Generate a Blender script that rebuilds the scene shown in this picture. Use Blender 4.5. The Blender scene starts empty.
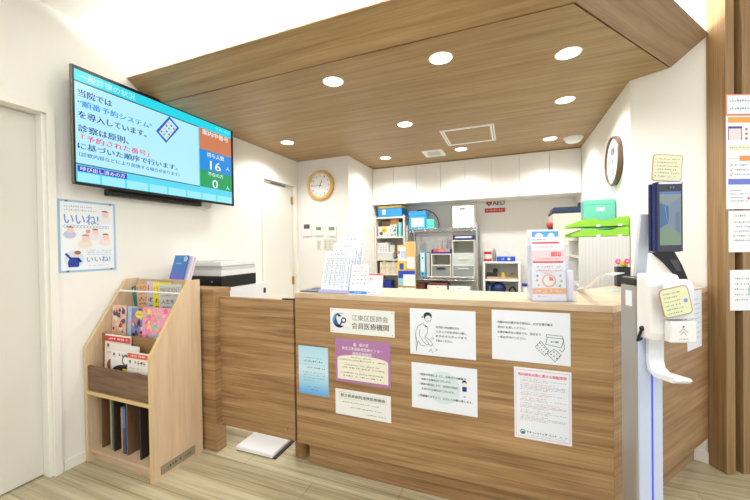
import bpy, math, random
from mathutils import Matrix, Vector
S = bpy.context.scene
COL = S.collection
PI = math.pi
rnd = random.Random(7)

# ------------------------------------------------------------------ materials
def lin(c):
    c = c / 255.0
    return c / 12.92 if c <= 0.04045 else ((c + 0.055) / 1.055) ** 2.4
def rgb(c): return (lin(c[0]), lin(c[1]), lin(c[2]), 1.0)
_mats = {}
def paint(c, rough=0.55, metal=0.0, emit=0.0, alpha=1.0, trans=0.0, spec=0.5, bump=0.0):
    key = (tuple(c), rough, metal, emit, alpha, trans, spec, bump)
    if key in _mats: return _mats[key]
    m = bpy.data.materials.new('paint_%02x%02x%02x' % tuple(int(v) for v in c)); m.use_nodes = True
    b = m.node_tree.nodes['Principled BSDF']
    b.inputs['Base Color'].default_value = rgb(c)
    b.inputs['Roughness'].default_value = rough
    b.inputs['Metallic'].default_value = metal
    b.inputs['Specular IOR Level'].default_value = spec
    if emit:
        b.inputs['Emission Color'].default_value = rgb(c); b.inputs['Emission Strength'].default_value = emit
        if emit >= 0.5 : b.inputs['Base Color'].default_value = (0.02, 0.02, 0.02, 1)
    if alpha < 1: b.inputs['Alpha'].default_value = alpha
    if trans: b.inputs['Transmission Weight'].default_value = trans; b.inputs['IOR'].default_value = 1.15
    if bump:
        nt = m.node_tree; n = nt.nodes.new('ShaderNodeTexNoise'); n.inputs['Scale'].default_value = 220; n.inputs['Detail'].default_value = 3
        bp = nt.nodes.new('ShaderNodeBump'); bp.inputs['Strength'].default_value = bump; bp.inputs['Distance'].default_value = 0.002
        tc = nt.nodes.new('ShaderNodeTexCoord'); nt.links.new(tc.outputs['Object'], n.inputs['Vector'])
        nt.links.new(n.outputs['Fac'], bp.inputs['Height']); nt.links.new(bp.outputs['Normal'], b.inputs['Normal'])
    _mats[key] = m
    return m

def wood(name, cols, scale, rotz=0.0, rough=0.45, fine=1.0, contrast=1.0, roty=0.0):
    """streaked laminate; cols = dark, mid, light; scale = (sx,sy,sz) noise scale along each axis"""
    m = bpy.data.materials.new(name); m.use_nodes = True; nt = m.node_tree; L = nt.links
    b = nt.nodes['Principled BSDF']; b.inputs['Roughness'].default_value = rough
    tc = nt.nodes.new('ShaderNodeTexCoord')
    r = nt.nodes.new('ShaderNodeMapping'); r.inputs['Rotation'].default_value = (0, roty, -rotz)
    s = nt.nodes.new('ShaderNodeMapping'); s.inputs['Scale'].default_value = scale
    L.new(tc.outputs['Object'], r.inputs['Vector']); L.new(r.outputs['Vector'], s.inputs['Vector'])
    n1 = nt.nodes.new('ShaderNodeTexNoise'); n1.inputs['Scale'].default_value = 1.0; n1.inputs['Detail'].default_value = 3.0
    n1.inputs['Roughness'].default_value = 0.6; n1.inputs['Distortion'].default_value = 0.4
    L.new(s.outputs['Vector'], n1.inputs['Vector'])
    s2 = nt.nodes.new('ShaderNodeMapping'); s2.inputs['Scale'].default_value = tuple(v * (5.5 if v > 4 else 2.2) for v in scale)
    s2.inputs['Location'].default_value = (3.1, 1.7, 4.2)
    L.new(r.outputs['Vector'], s2.inputs['Vector'])
    n2 = nt.nodes.new('ShaderNodeTexNoise'); n2.inputs['Scale'].default_value = 1.0; n2.inputs['Detail'].default_value = 4.0
    n2.inputs['Roughness'].default_value = 0.65
    L.new(s2.outputs['Vector'], n2.inputs['Vector'])
    mix = nt.nodes.new('ShaderNodeMix'); mix.data_type = 'FLOAT'; mix.inputs['Factor'].default_value = 0.42 * fine
    L.new(n1.outputs['Fac'], mix.inputs['A']); L.new(n2.outputs['Fac'], mix.inputs['B'])
    cr = nt.nodes.new('ShaderNodeValToRGB'); e = cr.color_ramp.elements
    w = 0.16 / contrast
    e[0].position = 0.5 - w; e[0].color = rgb(cols[0]); e[1].position = 0.5 + w; e[1].color = rgb(cols[2])
    k = e.new(0.5); k.color = rgb(cols[1])
    L.new(mix.outputs['Result'], cr.inputs['Fac']); L.new(cr.outputs['Color'], b.inputs['Base Color'])
    return m

M = {}
M['wall'] = paint((244, 241, 234), 0.85, bump=0.25)
M['ceil'] = paint((246, 244, 236), 0.9)
M['cab'] = paint((247, 245, 240), 0.35)
M['door'] = paint((238, 236, 228), 0.45)
M['doorl'] = paint((222, 219, 207), 0.5)
M['frame'] = paint((243, 240, 230), 0.4)
M['black'] = paint((22, 22, 24), 0.35)
M['dark'] = paint((45, 40, 38), 0.5)
M['paper'] = paint((236, 240, 249), 0.6)
M['ink'] = paint((40, 40, 44), 0.7)
M['grey_ink'] = paint((105, 105, 110), 0.7)
M['white'] = paint((240, 240, 238), 0.4)
M['chrome'] = paint((200, 202, 205), 0.25, 0.9)
M['steel'] = paint((176, 174, 170), 0.38, 0.55)
M['brass'] = paint((196, 160, 90), 0.35, 0.8)
M['clear'] = paint((235, 238, 248), 0.08, alpha=0.30)
M['front'] = wood('counter_laminate', [(128, 95, 60), (163, 127, 86), (190, 155, 112)], (1.2, 1.2, 24), contrast=1.05)
A_SIDE = math.atan2(.833, .641)
M['side'] = wood('counter_side_laminate', [(128, 95, 62), (160, 125, 88), (186, 152, 114)], (1.3, 1.3, 26), rotz=A_SIDE)
M['top'] = wood('counter_top_laminate', [(188, 162, 130), (210, 186, 156), (222, 202, 176)], (2.0, 22, 4), rough=0.35)
M['soffit'] = wood('soffit_laminate', [(138, 110, 72), (164, 134, 92), (180, 152, 110)], (1.1, 26, 26), rough=0.5)
M['soffit_side'] = wood('soffit_side_laminate', [(140, 112, 84), (158, 130, 100), (172, 146, 116)], (1.1, 26, 26), rotz=A_SIDE, rough=0.5)
M['fin'] = wood('fin_laminate', [(128, 98, 62), (150, 118, 78), (168, 138, 100)], (40, 40, 1.2), rough=0.5)
M['maple'] = wood('maple_veneer', [(200, 169, 136), (215, 187, 155), (226, 201, 171)], (14, 14, 1.6), rough=0.5, contrast=0.8)
M['maple_h'] = wood('maple_veneer_flat', [(200, 169, 136), (215, 187, 155), (226, 201, 171)], (1.6, 14, 14), rough=0.5, contrast=0.8)
M['edge'] = paint((222, 192, 138), 0.5)
M['walnut'] = wood('walnut_veneer', [(92, 66, 46), (120, 90, 64), (140, 108, 80)], (2.2, 12, 20), rough=0.5)
M['walnut_v'] = wood('walnut_veneer_upright', [(92, 66, 46), (120, 90, 64), (140, 108, 80)], (12, 6, 2.2), rough=0.5)
M['ochre'] = wood('oak_board', [(136, 102, 60), (150, 114, 70), (160, 124, 80)], (2.2, 12, 12), rough=0.5)

def floor_mat():
    m = wood('vinyl_floor', [(156, 140, 106), (194, 181, 148), (214, 204, 174)], (.8, 24, 4), rough=0.32, contrast=1.25)
    nt = m.node_tree; L = nt.links; b = nt.nodes['Principled BSDF']
    tc = nt.nodes.new('ShaderNodeTexCoord')
    mp = nt.nodes.new('ShaderNodeMapping'); mp.inputs['Location'].default_value = (0.862, 0.15, 0); L.new(tc.outputs['Object'], mp.inputs['Vector'])
    bt = nt.nodes.new('ShaderNodeTexBrick'); bt.offset = 0.5
    bt.inputs['Scale'].default_value = 1.0; bt.inputs['Brick Width'].default_value = 0.9; bt.inputs['Row Height'].default_value = 0.3
    bt.inputs['Mortar Size'].default_value = 0.0028; bt.inputs['Mortar Smooth'].default_value = 0.3
    bt.inputs['Color1'].default_value = (1, 1, 1, 1); bt.inputs['Color2'].default_value = (.86, .86, .84, 1); bt.inputs['Mortar'].default_value = (.62, .6, .55, 1)
    L.new(mp.outputs['Vector'], bt.inputs['Vector'])
    src = b.inputs['Base Color'].links[0].from_socket
    mx = nt.nodes.new('ShaderNodeMix'); mx.data_type = 'RGBA'; mx.blend_type = 'MULTIPLY'; mx.inputs['Factor'].default_value = 1.0
    L.new(src, mx.inputs['A']); L.new(bt.outputs['Color'], mx.inputs['B']); L.new(mx.outputs['Result'], b.inputs['Base Color'])
    return m
M['floor'] = floor_mat()

# ------------------------------------------------------------------ text glyphs
_fc = bpy.data.curves.new('glyph', 'FONT'); _fc.resolution_u = 2
_fo = bpy.data.objects.new('glyph', _fc); COL.objects.link(_fo)
_tc = {}
def glyphs(body, bold=0.0):
    k = (body, bold)
    if k not in _tc:
        _fc.body = body; _fc.offset = bold
        bpy.context.view_layer.update()
        dg = bpy.context.evaluated_depsgraph_get(); ev = _fo.evaluated_get(dg)
        me = bpy.data.meshes.new_from_object(ev)
        v = [(p.co.x, p.co.y) for p in me.vertices]; f = [tuple(q.vertices) for q in me.polygons]
        bpy.data.meshes.remove(me)
        _tc[k] = (v, f)
    return _tc[k]

# ------------------------------------------------------------------ mesh builder
WM = {}
class MB:
    def __init__(s):
        s.v = []; s.f = []; s.mi = []; s.m = []; s.T = Matrix(); s.eps = 0; s.sm = []
    def mat(s, m):
        if m not in s.m: s.m.append(m)
        return s.m.index(m)
    def add(s, vs, fs, m, smooth=False):
        k = len(s.v); i = s.mat(m)
        s.v += [s.T @ Vector(p) for p in vs]
        for f in fs: s.f.append(tuple(k + a for a in f)); s.mi.append(i); s.sm.append(smooth)
        return s
    def box(s, x0, x1, y0, y1, z0, z1, m):
        x0, x1 = min(x0, x1), max(x0, x1); y0, y1 = min(y0, y1), max(y0, y1); z0, z1 = min(z0, z1), max(z0, z1)
        vs = [(x, y, z) for z in (z0, z1) for y in (y0, y1) for x in (x0, x1)]
        return s.add(vs, [(0, 2, 3, 1), (4, 5, 7, 6), (0, 1, 5, 4), (2, 6, 7, 3), (0, 4, 6, 2), (1, 3, 7, 5)], m)
    def prism(s, poly, z0, z1, m, axis='z'):
        """extrude a 2D polygon; axis z: (x,y); axis y: (x,z); axis x: (y,z)"""
        n = len(poly)
        a = sum(poly[i][0] * poly[(i + 1) % n][1] - poly[(i + 1) % n][0] * poly[i][1] for i in range(n))
        if a < 0: poly = poly[::-1]
        def P(p, h):
            if axis == 'z': return (p[0], p[1], h)
            if axis == 'y': return (p[0], h, p[1])
            return (h, p[0], p[1])
        vs = [P(p, z0) for p in poly] + [P(p, z1) for p in poly]
        fs = [tuple(range(n))[::-1], tuple(range(n, 2 * n))] + [(i, (i + 1) % n, n + (i + 1) % n, n + i) for i in range(n)]
        if axis == 'y': fs = [f[::-1] for f in fs]
        return s.add(vs, fs, m)
    def cyl(s, p0, p1, r, m, seg=20, r1=None, caps=True, smooth=True):
        p0 = Vector(p0); p1 = Vector(p1); d = (p1 - p0).normalized(); r1 = r if r1 is None else r1
        a = d.orthogonal().normalized(); b = d.cross(a)
        vs = []
        for p, q in ((p0, r), (p1, r1)):
            vs += [p + (a * math.cos(t) + b * math.sin(t)) * q for t in [2 * PI * i / seg for i in range(seg)]]
        s.add(vs, [(i, (i + 1) % seg, seg + (i + 1) % seg, seg + i) for i in range(seg)], m, smooth)
        if caps: s.add(vs, [tuple(range(seg))[::-1], tuple(range(seg, 2 * seg))], m)
        return s
    def lathe(s, prof, c, ax, m, seg=40, smooth=True):
        """prof = [(r, h)...] about axis ax through c"""
        ax = Vector(ax).normalized(); a = ax.orthogonal().normalized(); b = ax.cross(a); c = Vector(c); vs = []
        for r, h in prof:
            vs += [c + ax * h + (a * math.cos(t) + b * math.sin(t)) * r for t in [2 * PI * i / seg for i in range(seg)]]
        fs = []
        for j in range(len(prof) - 1):
            fs += [(j * seg + i, j * seg + (i + 1) % seg, (j + 1) * seg + (i + 1) % seg, (j + 1) * seg + i) for i in range(seg)]
        return s.add(vs, fs, m, smooth)
    def tube(s, pts, r, m, seg=8):
        for i in range(len(pts) - 1): s.cyl(pts[i], pts[i + 1], r, m, seg)
        return s
    def ball(s, c, r, m, sz=1.0, seg=16):
        vs = []; fs = []; n = seg // 2
        for j in range(n + 1):
            t = PI * j / n
            for i in range(seg):
                p = 2 * PI * i / seg
                vs.append((c[0] + r * math.sin(t) * math.cos(p), c[1] + r * math.sin(t) * math.sin(p), c[2] + r * sz * math.cos(t)))
        for j in range(n): fs += [(j * seg + i, (j + 1) * seg + i, (j + 1) * seg + (i + 1) % seg, j * seg + (i + 1) % seg) for i in range(seg)]
        return s.add(vs, fs, m, True)
    # ---- flat print on a plane: o = origin, u right, w up, n towards the reader
    def page(s, o, u, w):
        s.o = Vector(o); s.u = Vector(u).normalized(); s.w = Vector(w).normalized(); s.n = s.u.cross(s.w); s.eps = 0.0004
        return s
    def P(s, x, y): return s.o + s.u * x + s.w * y + s.n * s.eps
    def layer(s, k=1): s.eps += 0.00025 * k; return s
    def poly(s, pts, m): s.add([s.P(*p) for p in pts], [tuple(range(len(pts)))], m); return s
    def rect(s, x0, y0, x1, y1, m): return s.poly([(x0, y0), (x1, y0), (x1, y1), (x0, y1)], m)
    def disc(s, x, y, r, m, ry=None, seg=20, a0=0, a1=2 * PI):
        ry = ry or r
        return s.poly([(x + r * math.cos(a0 + (a1 - a0) * i / seg), y + ry * math.sin(a0 + (a1 - a0) * i / seg)) for i in range(seg if a1 - a0 > 6.2 else seg + 1)], m)
    def line(s, pts, t, m):
        for a, b in zip(pts, pts[1:]):
            dx, dy = b[0] - a[0], b[1] - a[1]; L = math.hypot(dx, dy) or 1; nx, ny = -dy / L * t / 2, dx / L * t / 2
            ex, ey = dx / L * t * .3, dy / L * t * .3
            s.poly([(a[0] + nx - ex, a[1] + ny - ey), (a[0] - nx - ex, a[1] - ny - ey), (b[0] - nx + ex, b[1] - ny + ey), (b[0] + nx + ex, b[1] + ny + ey)][::-1][::-1], m)
        return s
    def ring(s, x, y, r, t, m, seg=28, ry=None, a0=0, a1=2 * PI):
        ry = ry or r
        for i in range(seg):
            p = a0 + (a1 - a0) * i / seg; q = a0 + (a1 - a0) * (i + 1) / seg
            s.poly([(x + (r - t) * math.cos(p), y + (ry - t) * math.sin(p)), (x + r * math.cos(p), y + ry * math.sin(p)), (x + r * math.cos(q), y + ry * math.sin(q)), (x + (r - t) * math.cos(q), y + (ry - t) * math.sin(q))], m)
        return s
    def frame(s, x0, y0, x1, y1, t, m):
        s.rect(x0, y0, x1, y0 + t, m); s.rect(x0, y1 - t, x1, y1, m); s.rect(x0, y0 + t, x0 + t, y1 - t, m); s.rect(x1 - t, y0 + t, x1, y1 - t, m); return s
    def text(s, body, x0, x1, y0, y1, m, bold=0.0):
        """glyph outlines fitted to the box x0..x1, y0..y1"""
        v, f = glyphs(body)
        if not v: return s
        ax = min(p[0] for p in v); bx = max(p[0] for p in v); ay = min(p[1] for p in v); by = max(p[1] for p in v)
        sx = (x1 - x0) / (bx - ax); sy = (y1 - y0) / (by - ay)
        n = 3 if bold else 1; e = s.eps
        for k in range(n):
            dx = (k - (n - 1) / 2) * bold * (y1 - y0) * .9
            s.add([s.P(x0 + (p[0] - ax) * sx + dx, y0 + (p[1] - ay) * sy) for p in v], f, m); s.eps += .00004
        s.eps = e; return s
    def lines(s, x0, x1, y, h, m, n=None, seed=1):
        """a line of print too small to read: a row of tiny strokes"""
        r = random.Random(seed * 97 + 5); x = x0
        while x < x1 - h * .5:
            w = h * r.uniform(.6, .95)
            if r.random() < .9:
                s.rect(x, y + h * .42, x + w, y + h * .6, m)
                if r.random() < .7: s.rect(x + w * .35, y, x + w * .55, y + h * .42, m)
                if r.random() < .7: s.rect(x + w * .1, y + h * .6, x + w * r.uniform(.3, .9), y + h, m)
            x += h * 1.08
        return s
    def build(s, name, parent=None, bevel=0.0, label=None, seg=2, smooth=False):
        me = bpy.data.meshes.new(name)
        if parent is not None: W = WM[parent]
        else:
            xs = [p.x for p in s.v]; ys = [p.y for p in s.v]; zs = [p.z for p in s.v]
            W = Matrix.Translation(((min(xs) + max(xs)) / 2, (min(ys) + max(ys)) / 2, min(zs)))
        I = W.inverted()
        me.from_pydata([I @ p for p in s.v], [], s.f)
        for m in s.m: me.materials.append(m)
        me.polygons.foreach_set('material_index', s.mi); me.polygons.foreach_set('use_smooth', s.sm)
        me.update()
        o = bpy.data.objects.new(name, me); COL.objects.link(o)
        if parent is None: o.matrix_world = W
        else: o.parent = parent
        WM[o] = W
        if bevel:
            b = o.modifiers.new('bevel', 'BEVEL'); b.width = bevel; b.segments = seg; b.limit_method = 'ANGLE'; b.angle_limit = math.radians(40)
        if label: o['label'] = label
        return o

def tag(o, label, cat, group=None, kind=None):
    o['label'] = label; o['category'] = cat
    if group: o['group'] = group
    if kind: o['kind'] = kind
    return o
def thing(name, label, cat, loc=(0, 0, 0), rotz=0.0, group=None, kind=None):
    o = bpy.data.objects.new(name, None); COL.objects.link(o); o.empty_display_size = 0.05
    W = Matrix.Translation(loc) @ Matrix.Rotation(rotz, 4, 'Z'); o.location = loc; o.rotation_euler = (0, 0, rotz)
    WM[o] = W
    return tag(o, label, cat, group, kind)
def struct(name, mb, bevel=0.0, label=None):
    o = mb.build(name, None, bevel); o['kind'] = 'structure'; o['category'] = name.split('_')[0]
    o['label'] = label or name.replace('_', ' ')
    return o
def dup(root, dx, dy, dz=0.0, label=None):
    def cp(o, par):
        c = o.copy(); COL.objects.link(c)
        if par is not None: c.parent = par
        for ch in o.children: cp(ch, c)
        return c
    r = cp(root, None); r.location = (root.location[0] + dx, root.location[1] + dy, root.location[2] + dz)
    if label: r['label'] = label
    return r
def frame_T(o, ang, tilt=0.0):
    """local frame: origin o, x along heading ang, leaning back by tilt about its x axis"""
    return Matrix.Translation(o) @ Matrix.Rotation(ang, 4, 'Z') @ Matrix.Rotation(-tilt, 4, 'X')

# ================================================================== THE ROOM
XL, XR = -2.31, 0.708
ZC, ZU = 2.23, 2.55
b = MB(); b.box(-2.5, 3.2, -3.2, 4.7, -0.05, 0, M['floor']); fl = struct('floor', b, label='pale streaked wood-look vinyl floor')
b = MB(); b.box(-2.5, 3.2, -3.2, 4.7, ZU, ZU + .05, M['ceil']); struct('ceiling', b, label='white upper ceiling')
# left wall with two door openings
b = MB(); b.box(XL - .12, XL, -3.2, .16, 0, ZU, M['wall']); b.box(XL - .12, XL, .16, 1.06, 1.965, ZU, M['wall'])
b.box(XL - .12, XL, 1.06, 2.755, 0, ZU, M['wall']); b.box(XL - .12, XL, 2.755, 3.37, 1.96, ZU, M['wall']); b.box(XL - .12, XL, 3.37, 3.5, 0, ZU, M['wall'])
struct('wall_left', b, label='long white papered wall on the left')
b = MB(); b.box(XL, -1.65, 3.40, 3.5, 0, ZU, M['wall']); struct('wall_nook', b, label='white wall with the wooden clock and switches')
b = MB(); b.box(-1.75, -1.65, 3.5, 4.6, 0, ZU, M['wall']); struct('wall_nook_side', b, label='side of the white corner block')
b = MB(); b.box(-1.65, XR, 4.5, 4.6, 0, ZU, M['wall']); struct('wall_back', b, label='back wall under the overhead cabinets')
b = MB(); b.box(XR, XR + .1, 2.63, 4.6, 0, ZU, M['wall']); struct('wall_right', b, label='white wall with the dark rimmed clock')
b = MB(); b.prism([(XR, 2.57), (1.022, 2.388), (1.08, 2.49), (XR + .1, 2.645), (XR, 2.63)], 0, ZU, M['wall']); struct('wall_chamfer', b, label='angled white wall beside the wooden fins')
# baseboards
b = MB(); b.box(XL, XL + .008, 1.1, 1.52, 0, .055, M['frame']); struct('baseboard_left', b)
b = MB(); b.prism([(.73, 2.545), (1.012, 2.384), (1.017, 2.392), (.735, 2.554)], 0, .06, M['frame']); struct('baseboard_chamfer', b)

# door 1 (left edge of the photo)
d = thing('door_1', 'plain off-white door at the left edge', 'door', (XL - .06, .6, 0), kind='structure')
b = MB(); b.box(XL - .10, XL - .06, .185, 1.04, .008, 1.955, M['doorl']); b.build('door_leaf', d, .002)
b = MB()
for y0, y1 in ((1.04, 1.062), (.16, .182)): b.box(XL - .11, XL - .004, y0, y1, 0, 1.985, M['frame'])
b.box(XL - .11, XL - .004, .16, 1.062, 1.958, 1.985, M['frame'])
b.box(XL + .001, XL + .014, 1.056, 1.092, 0, 1.99, M['frame']); b.box(XL + .001, XL + .014, .13, .166, 0, 1.99, M['frame']); b.box(XL + .001, XL + .014, .166, 1.056, 1.96, 1.99, M['frame'])
b.build('door_frame', d, .002)
b = MB(); b.box(XL - .06, XL - .052, .25, .29, .92, 1.08, M['chrome']); b.cyl((XL - .052, .27, 1.0), (XL - .012, .27, 1.0), .008, M['chrome']); b.cyl((XL - .014, .27, 1.0), (XL - .014, .38, 1.0), .008, M['chrome'])
b.build('door_handle', d)
# door 2 beyond the counter
d = thing('door_2', 'white door behind the counter on the left wall', 'door', (XL - .03, 3.06, 0), kind='structure')
b = MB(); b.box(XL - .07, XL - .035, 2.785, 3.33, .008, 1.925, M['door']); b.build('door_leaf', d, .002)
b = MB()
b.box(XL - .1, XL + .012, 2.757, 2.783, 0, 1.957, M['frame']); b.box(XL - .1, XL + .012, 3.335, 3.368, 0, 1.957, M['frame']); b.box(XL - .1, XL + .012, 2.783, 3.335, 1.93, 1.957, M['frame'])
b.build('door_frame', d, .002)
b = MB()
for z in (.80, 1.72): b.cyl((XL - .028, 3.325, z), (XL - .028, 3.325, z + .09), .007, M['brass'], 10)
for z in (.80, 1.72): b.box(XL - .036, XL - .03, 3.30, 3.325, z, z + .09, M['brass'])
b.build('hinge', d)
b = MB(); b.box(XL - .045, XL - .03, 2.95, 3.2, 1.90, 1.922, paint((150, 160, 175), .3, .7)); b.build('door_closer', d)

# lowered wooden ceiling and its sloping fascia
WA = (-2.31, 1.648); WB = (.265, 1.648); WC = (.842, 2.485)
b = MB()
b.prism([(-2.309, 1.656), (.261, 1.656), (.872, 2.476), (.709, 2.569), (.707, 2.64), (.707, 4.499), (-1.649, 4.499), (-1.649, 3.399), (-2.309, 3.399)], ZC, ZC + .02, M['soffit'])
struct('trim_1', b, label='lowered wooden ceiling with recessed lights')
def quad_slab(p, th, m):
    b = MB(); a = Vector(p[1]) - Vector(p[0]); c = Vector(p[3]) - Vector(p[0]); n = a.cross(c).normalized() * th
    vs = [Vector(q) for q in p] + [Vector(q) + n for q in p]
    b.add(vs, [(3, 2, 1, 0), (4, 5, 6, 7), (0, 1, 5, 4), (1, 2, 6, 5), (2, 3, 7, 6), (3, 0, 4, 7)], m); return b
ZT = 2.342
struct('trim_2', quad_slab([(-2.309, 1.646, ZC), (.265, 1.646, ZC), (.343, 1.482, ZT), (-2.309, 1.482, ZT)], -.018, M['soffit']), label='sloping wooden fascia over the counter front')
struct('trim_3', quad_slab([(.266, 1.647, ZC), (.877, 2.472, ZC), (1.015, 2.390, ZT), (.344, 1.483, ZT)], -.018, M['soffit_side']), label='sloping wooden fascia on the right')
b = MB(); b.box(-2.309, .20, 1.664, 1.70, 2.251, 2.30, M['dark']); struct('trim_4', b, label='dark strip added above the fascia gap for its shadow line')  # added dark strip, stands in for shade in the gap behind the fascia

# wooden fins at the right edge
TH = math.radians(22.0)
FO = Vector((1.044, 2.31, 0)); FU = Vector((math.cos(TH), math.sin(TH), 0)); FN = Vector((math.sin(TH), -math.cos(TH), 0))
FD = Vector((-.46, .888, 0)) * .092
flab = ['wooden fin touching the angled white wall', 'second wooden fin from the angled white wall', 'third wooden fin from the angled white wall, at the frame edge', 'wooden fin farthest from the angled white wall']
for i in range(4):
    b = MB(); a = FO + FU * (.088 * i); q = a + FU * .046
    b.prism([(a.x, a.y), (q.x, q.y), (q.x + FD.x, q.y + FD.y), (a.x + FD.x, a.y + FD.y)], 0.001, ZU - .001, M['fin'])
    tag(b.build('wooden_fin', None, .0012), flab[i], 'wooden fin', 'row of tall wooden fins')
b = MB(); a = FO + FD * 1.03 + FU * .01; q = a + FU * .9; t = FD * .3
b.prism([(a.x, a.y), (q.x, q.y), (q.x + t.x, q.y + t.y), (a.x + t.x, a.y + t.y)], 0, ZU - .001, wood('fin_back', [(84, 62, 42), (98, 74, 52), (110, 84, 60)], (40, 40, 1.2)))
struct('trim_5', b, label='brown board behind the wooden fins')

# overhead cabinets
xs = [-1.648, -1.36, -1.062, -.766, -.477, -.178, .111, .408, .7065]
pos = ['leftmost', 'second from left', 'third from left', 'rightmost']
for i in range(4):
    x0, xm, x1 = xs[2 * i], xs[2 * i + 1], xs[2 * i + 2]
    t = thing('overhead_cabinet', 'white two-door overhead cabinet under the wooden ceiling, %s of the four' % pos[i], 'cabinet', ((x0 + x1) / 2, 4.3, 1.76), group='overhead cabinets')
    b = MB(); b.box(x0 + .0005, x1 - .0005, 4.132, 4.498, 1.762, 2.226, M['cab']); b.build('cabinet_body', t)
    for a, c in ((x0, xm), (xm, x1)):
        b = MB(); b.box(a + .0016, c - .0016, 4.11, 4.131, 1.757, 2.222, M['cab']); b.build('door', t, .0015)

# ================================================================== CEILING FITTINGS
def downlight(x, y, label):
    t = thing('downlight', label, 'ceiling light', (x, y, ZC - .004), group='recessed ceiling lights')
    b = MB(); b.lathe([(.058, .003), (.058, -.0015), (.065, -.0015), (.066, .0005), (.066, .0035)], (x, y, ZC), (0, 0, 1), M['white']); b.build('trim_ring', t)
    b = MB(); b.lathe([(.0005, -.001), (.04, -.001), (.0578, -.0005)], (x, y, ZC), (0, 0, 1), paint((255, 250, 238), .4, emit=7.0)); b.build('lamp_lens', t)
    return t
DL = [(-.99, 1.85, 'round downlight above the television end of the counter'), (-.335, 1.85, 'round downlight in the middle of the row nearest the fascia'), (.30, 2.07, 'round downlight beside the right hand fascia'),
      (-1.972, 2.74, 'round downlight nearest the left wall'), (-.797, 2.73, 'round downlight left of the ceiling hatch'), (.373, 2.73, 'round downlight in the middle row nearest the right wall clock'),
      (-1.307, 3.67, 'round downlight left of the small vent by the cabinets'), (-.464, 3.67, 'round downlight just behind the ceiling hatch'), (.372, 3.67, 'round downlight beside the white ceiling dome')]
for x, y, l in DL:
    t = downlight(x, y, l)
    ld = bpy.data.lights.new('lamp', 'SPOT'); ld.energy = 20 if y < 2.5 else 29; ld.spot_size = math.radians(150); ld.spot_blend = .7; ld.shadow_soft_size = .045; ld.color = (.99, .985, .97)
    lo = bpy.data.objects.new('lamp', ld); COL.objects.link(lo); lo.parent = t; lo.location = (0, 0, -.014)
# hatch
t = thing('ceiling_hatch', 'square ceiling hatch with white double frame and wooden panel', 'ceiling hatch', (-.335, 3.245, ZC - .006))
x0, x1, y0, y1 = -.565, -.11, 3.005, 3.488
b = MB()
for k, w in ((0, .013), (.02, .016)):
    a0, a1, c0, c1 = x0 + k, x1 - k, y0 + k, y1 - k; z0, z1 = ZC - .005, ZC - .0005
    b.box(a0, a1, c0, c0 + w, z0, z1, M['white']); b.box(a0, a1, c1 - w, c1, z0, z1, M['white']); b.box(a0, a0 + w, c0 + w, c1 - w, z0, z1, M['white']); b.box(a1 - w, a1, c0 + w, c1 - w, z0, z1, M['white'])
b.build('hatch_frame', t)
b = MB(); b.box(x0 + .037, x1 - .037, y0 + .037, y1 - .037, ZC - .003, ZC - .0005, M['soffit']); b.build('hatch_panel', t)
# vent
t = thing('ceiling_vent', 'small white louvred ceiling vent near the cabinets', 'vent', (-.755, 3.70, ZC - .01))
x0, x1, y0, y1 = -.865, -.645, 3.565, 3.83; b = MB(); z0, z1 = ZC - .008, ZC - .0005; w = .04
b.box(x0, x1, y0, y0 + w, z0, z1, M['white']); b.box(x0, x1, y1 - w, y1, z0, z1, M['white']); b.box(x0, x0 + w, y0 + w, y1 - w, z0, z1, M['white']); b.box(x1 - w, x1, y0 + w, y1 - w, z0, z1, M['white'])
b.build('vent_frame', t, .001)
b = MB(); b.box(x0 + w, x1 - w, y0 + w, y1 - w, ZC - .002, ZC - .0005, paint((120, 116, 108), .6)); b.build('vent_opening', t)
b = MB()
for i in range(5): yy = y0 + w + .018 + i * .036; b.box(x0 + w, x1 - w, yy, yy + .016, ZC - .006, ZC - .003, M['white'])
b.build('slats', t)
# dome
b = MB(); b.lathe([(.085, 0), (.085, -.01), (.072, -.018), (.066, -.034), (.05, -.046), (.02, -.052), (.0005, -.053)], (.576, 3.72, ZC - .0005), (0, 0, 1), M['white'])
tag(b.build('ceiling_alarm'), 'white domed alarm on the wooden ceiling beside the right wall', 'alarm')

# ================================================================== RECEPTION COUNTER
YF = 1.57
ZTOP = .975
fl_, cr_, sf_ = (-1.098, YF), (.373, YF), (.999, 2.381)
inr = (.215, 1.89); ins = (.728, 2.552)
def off(p, d, n): return (p[0] + n[0] * d, p[1] + n[1] * d)
ds = Vector((sf_[0] - cr_[0], sf_[1] - cr_[1])).normalized(); ns = Vector((ds.y, -ds.x))
t = thing('reception_counter', 'long wood-grain reception counter covered with notices and angled at its right end', 'counter', (-.3, 1.73, 0))
top = [fl_, cr_, sf_, ins, inr, (fl_[0], 1.89)]
b = MB(); b.prism(top, ZTOP - .028, ZTOP, M['top']); b.build('counter_top', t, .0015)
b = MB(); b.box(fl_[0], cr_[0] - .001, YF, YF + .02, .15, ZTOP - .0285, M['front']); b.build('front_panel', t)
p0 = Vector(cr_); p1 = Vector(sf_)
b = MB(); b.prism([tuple(p0), tuple(p1), tuple(p1 - ns * .02), tuple(p0 - ns * .02)], .15, ZTOP - .0285, M['side']); b.build('side_panel', t)
b = MB(); b.box(fl_[0], fl_[0] + .018, YF + .0205, 1.885, .15, ZTOP - .0285, M['front']); b.build('end_panel', t)
dk = paint((116, 88, 60), .55)
b = MB(); kx = cr_[0] - .085
b.box(-1.06, kx, 1.63, 1.65, 0, .1495, M['front'])
q0 = p0 - ns * .06 + ds * .06; q1 = p1 - ns * .06 + ds * .015
b.prism([tuple(q0), tuple(q1), tuple(q1 - ns * .02), tuple(q0 - ns * .02)], 0, .1495, M['side']); b.box(-1.06, -1.04, 1.65, 1.88, 0, .1495, M['front'])
b.build('kick_board', t)
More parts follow.
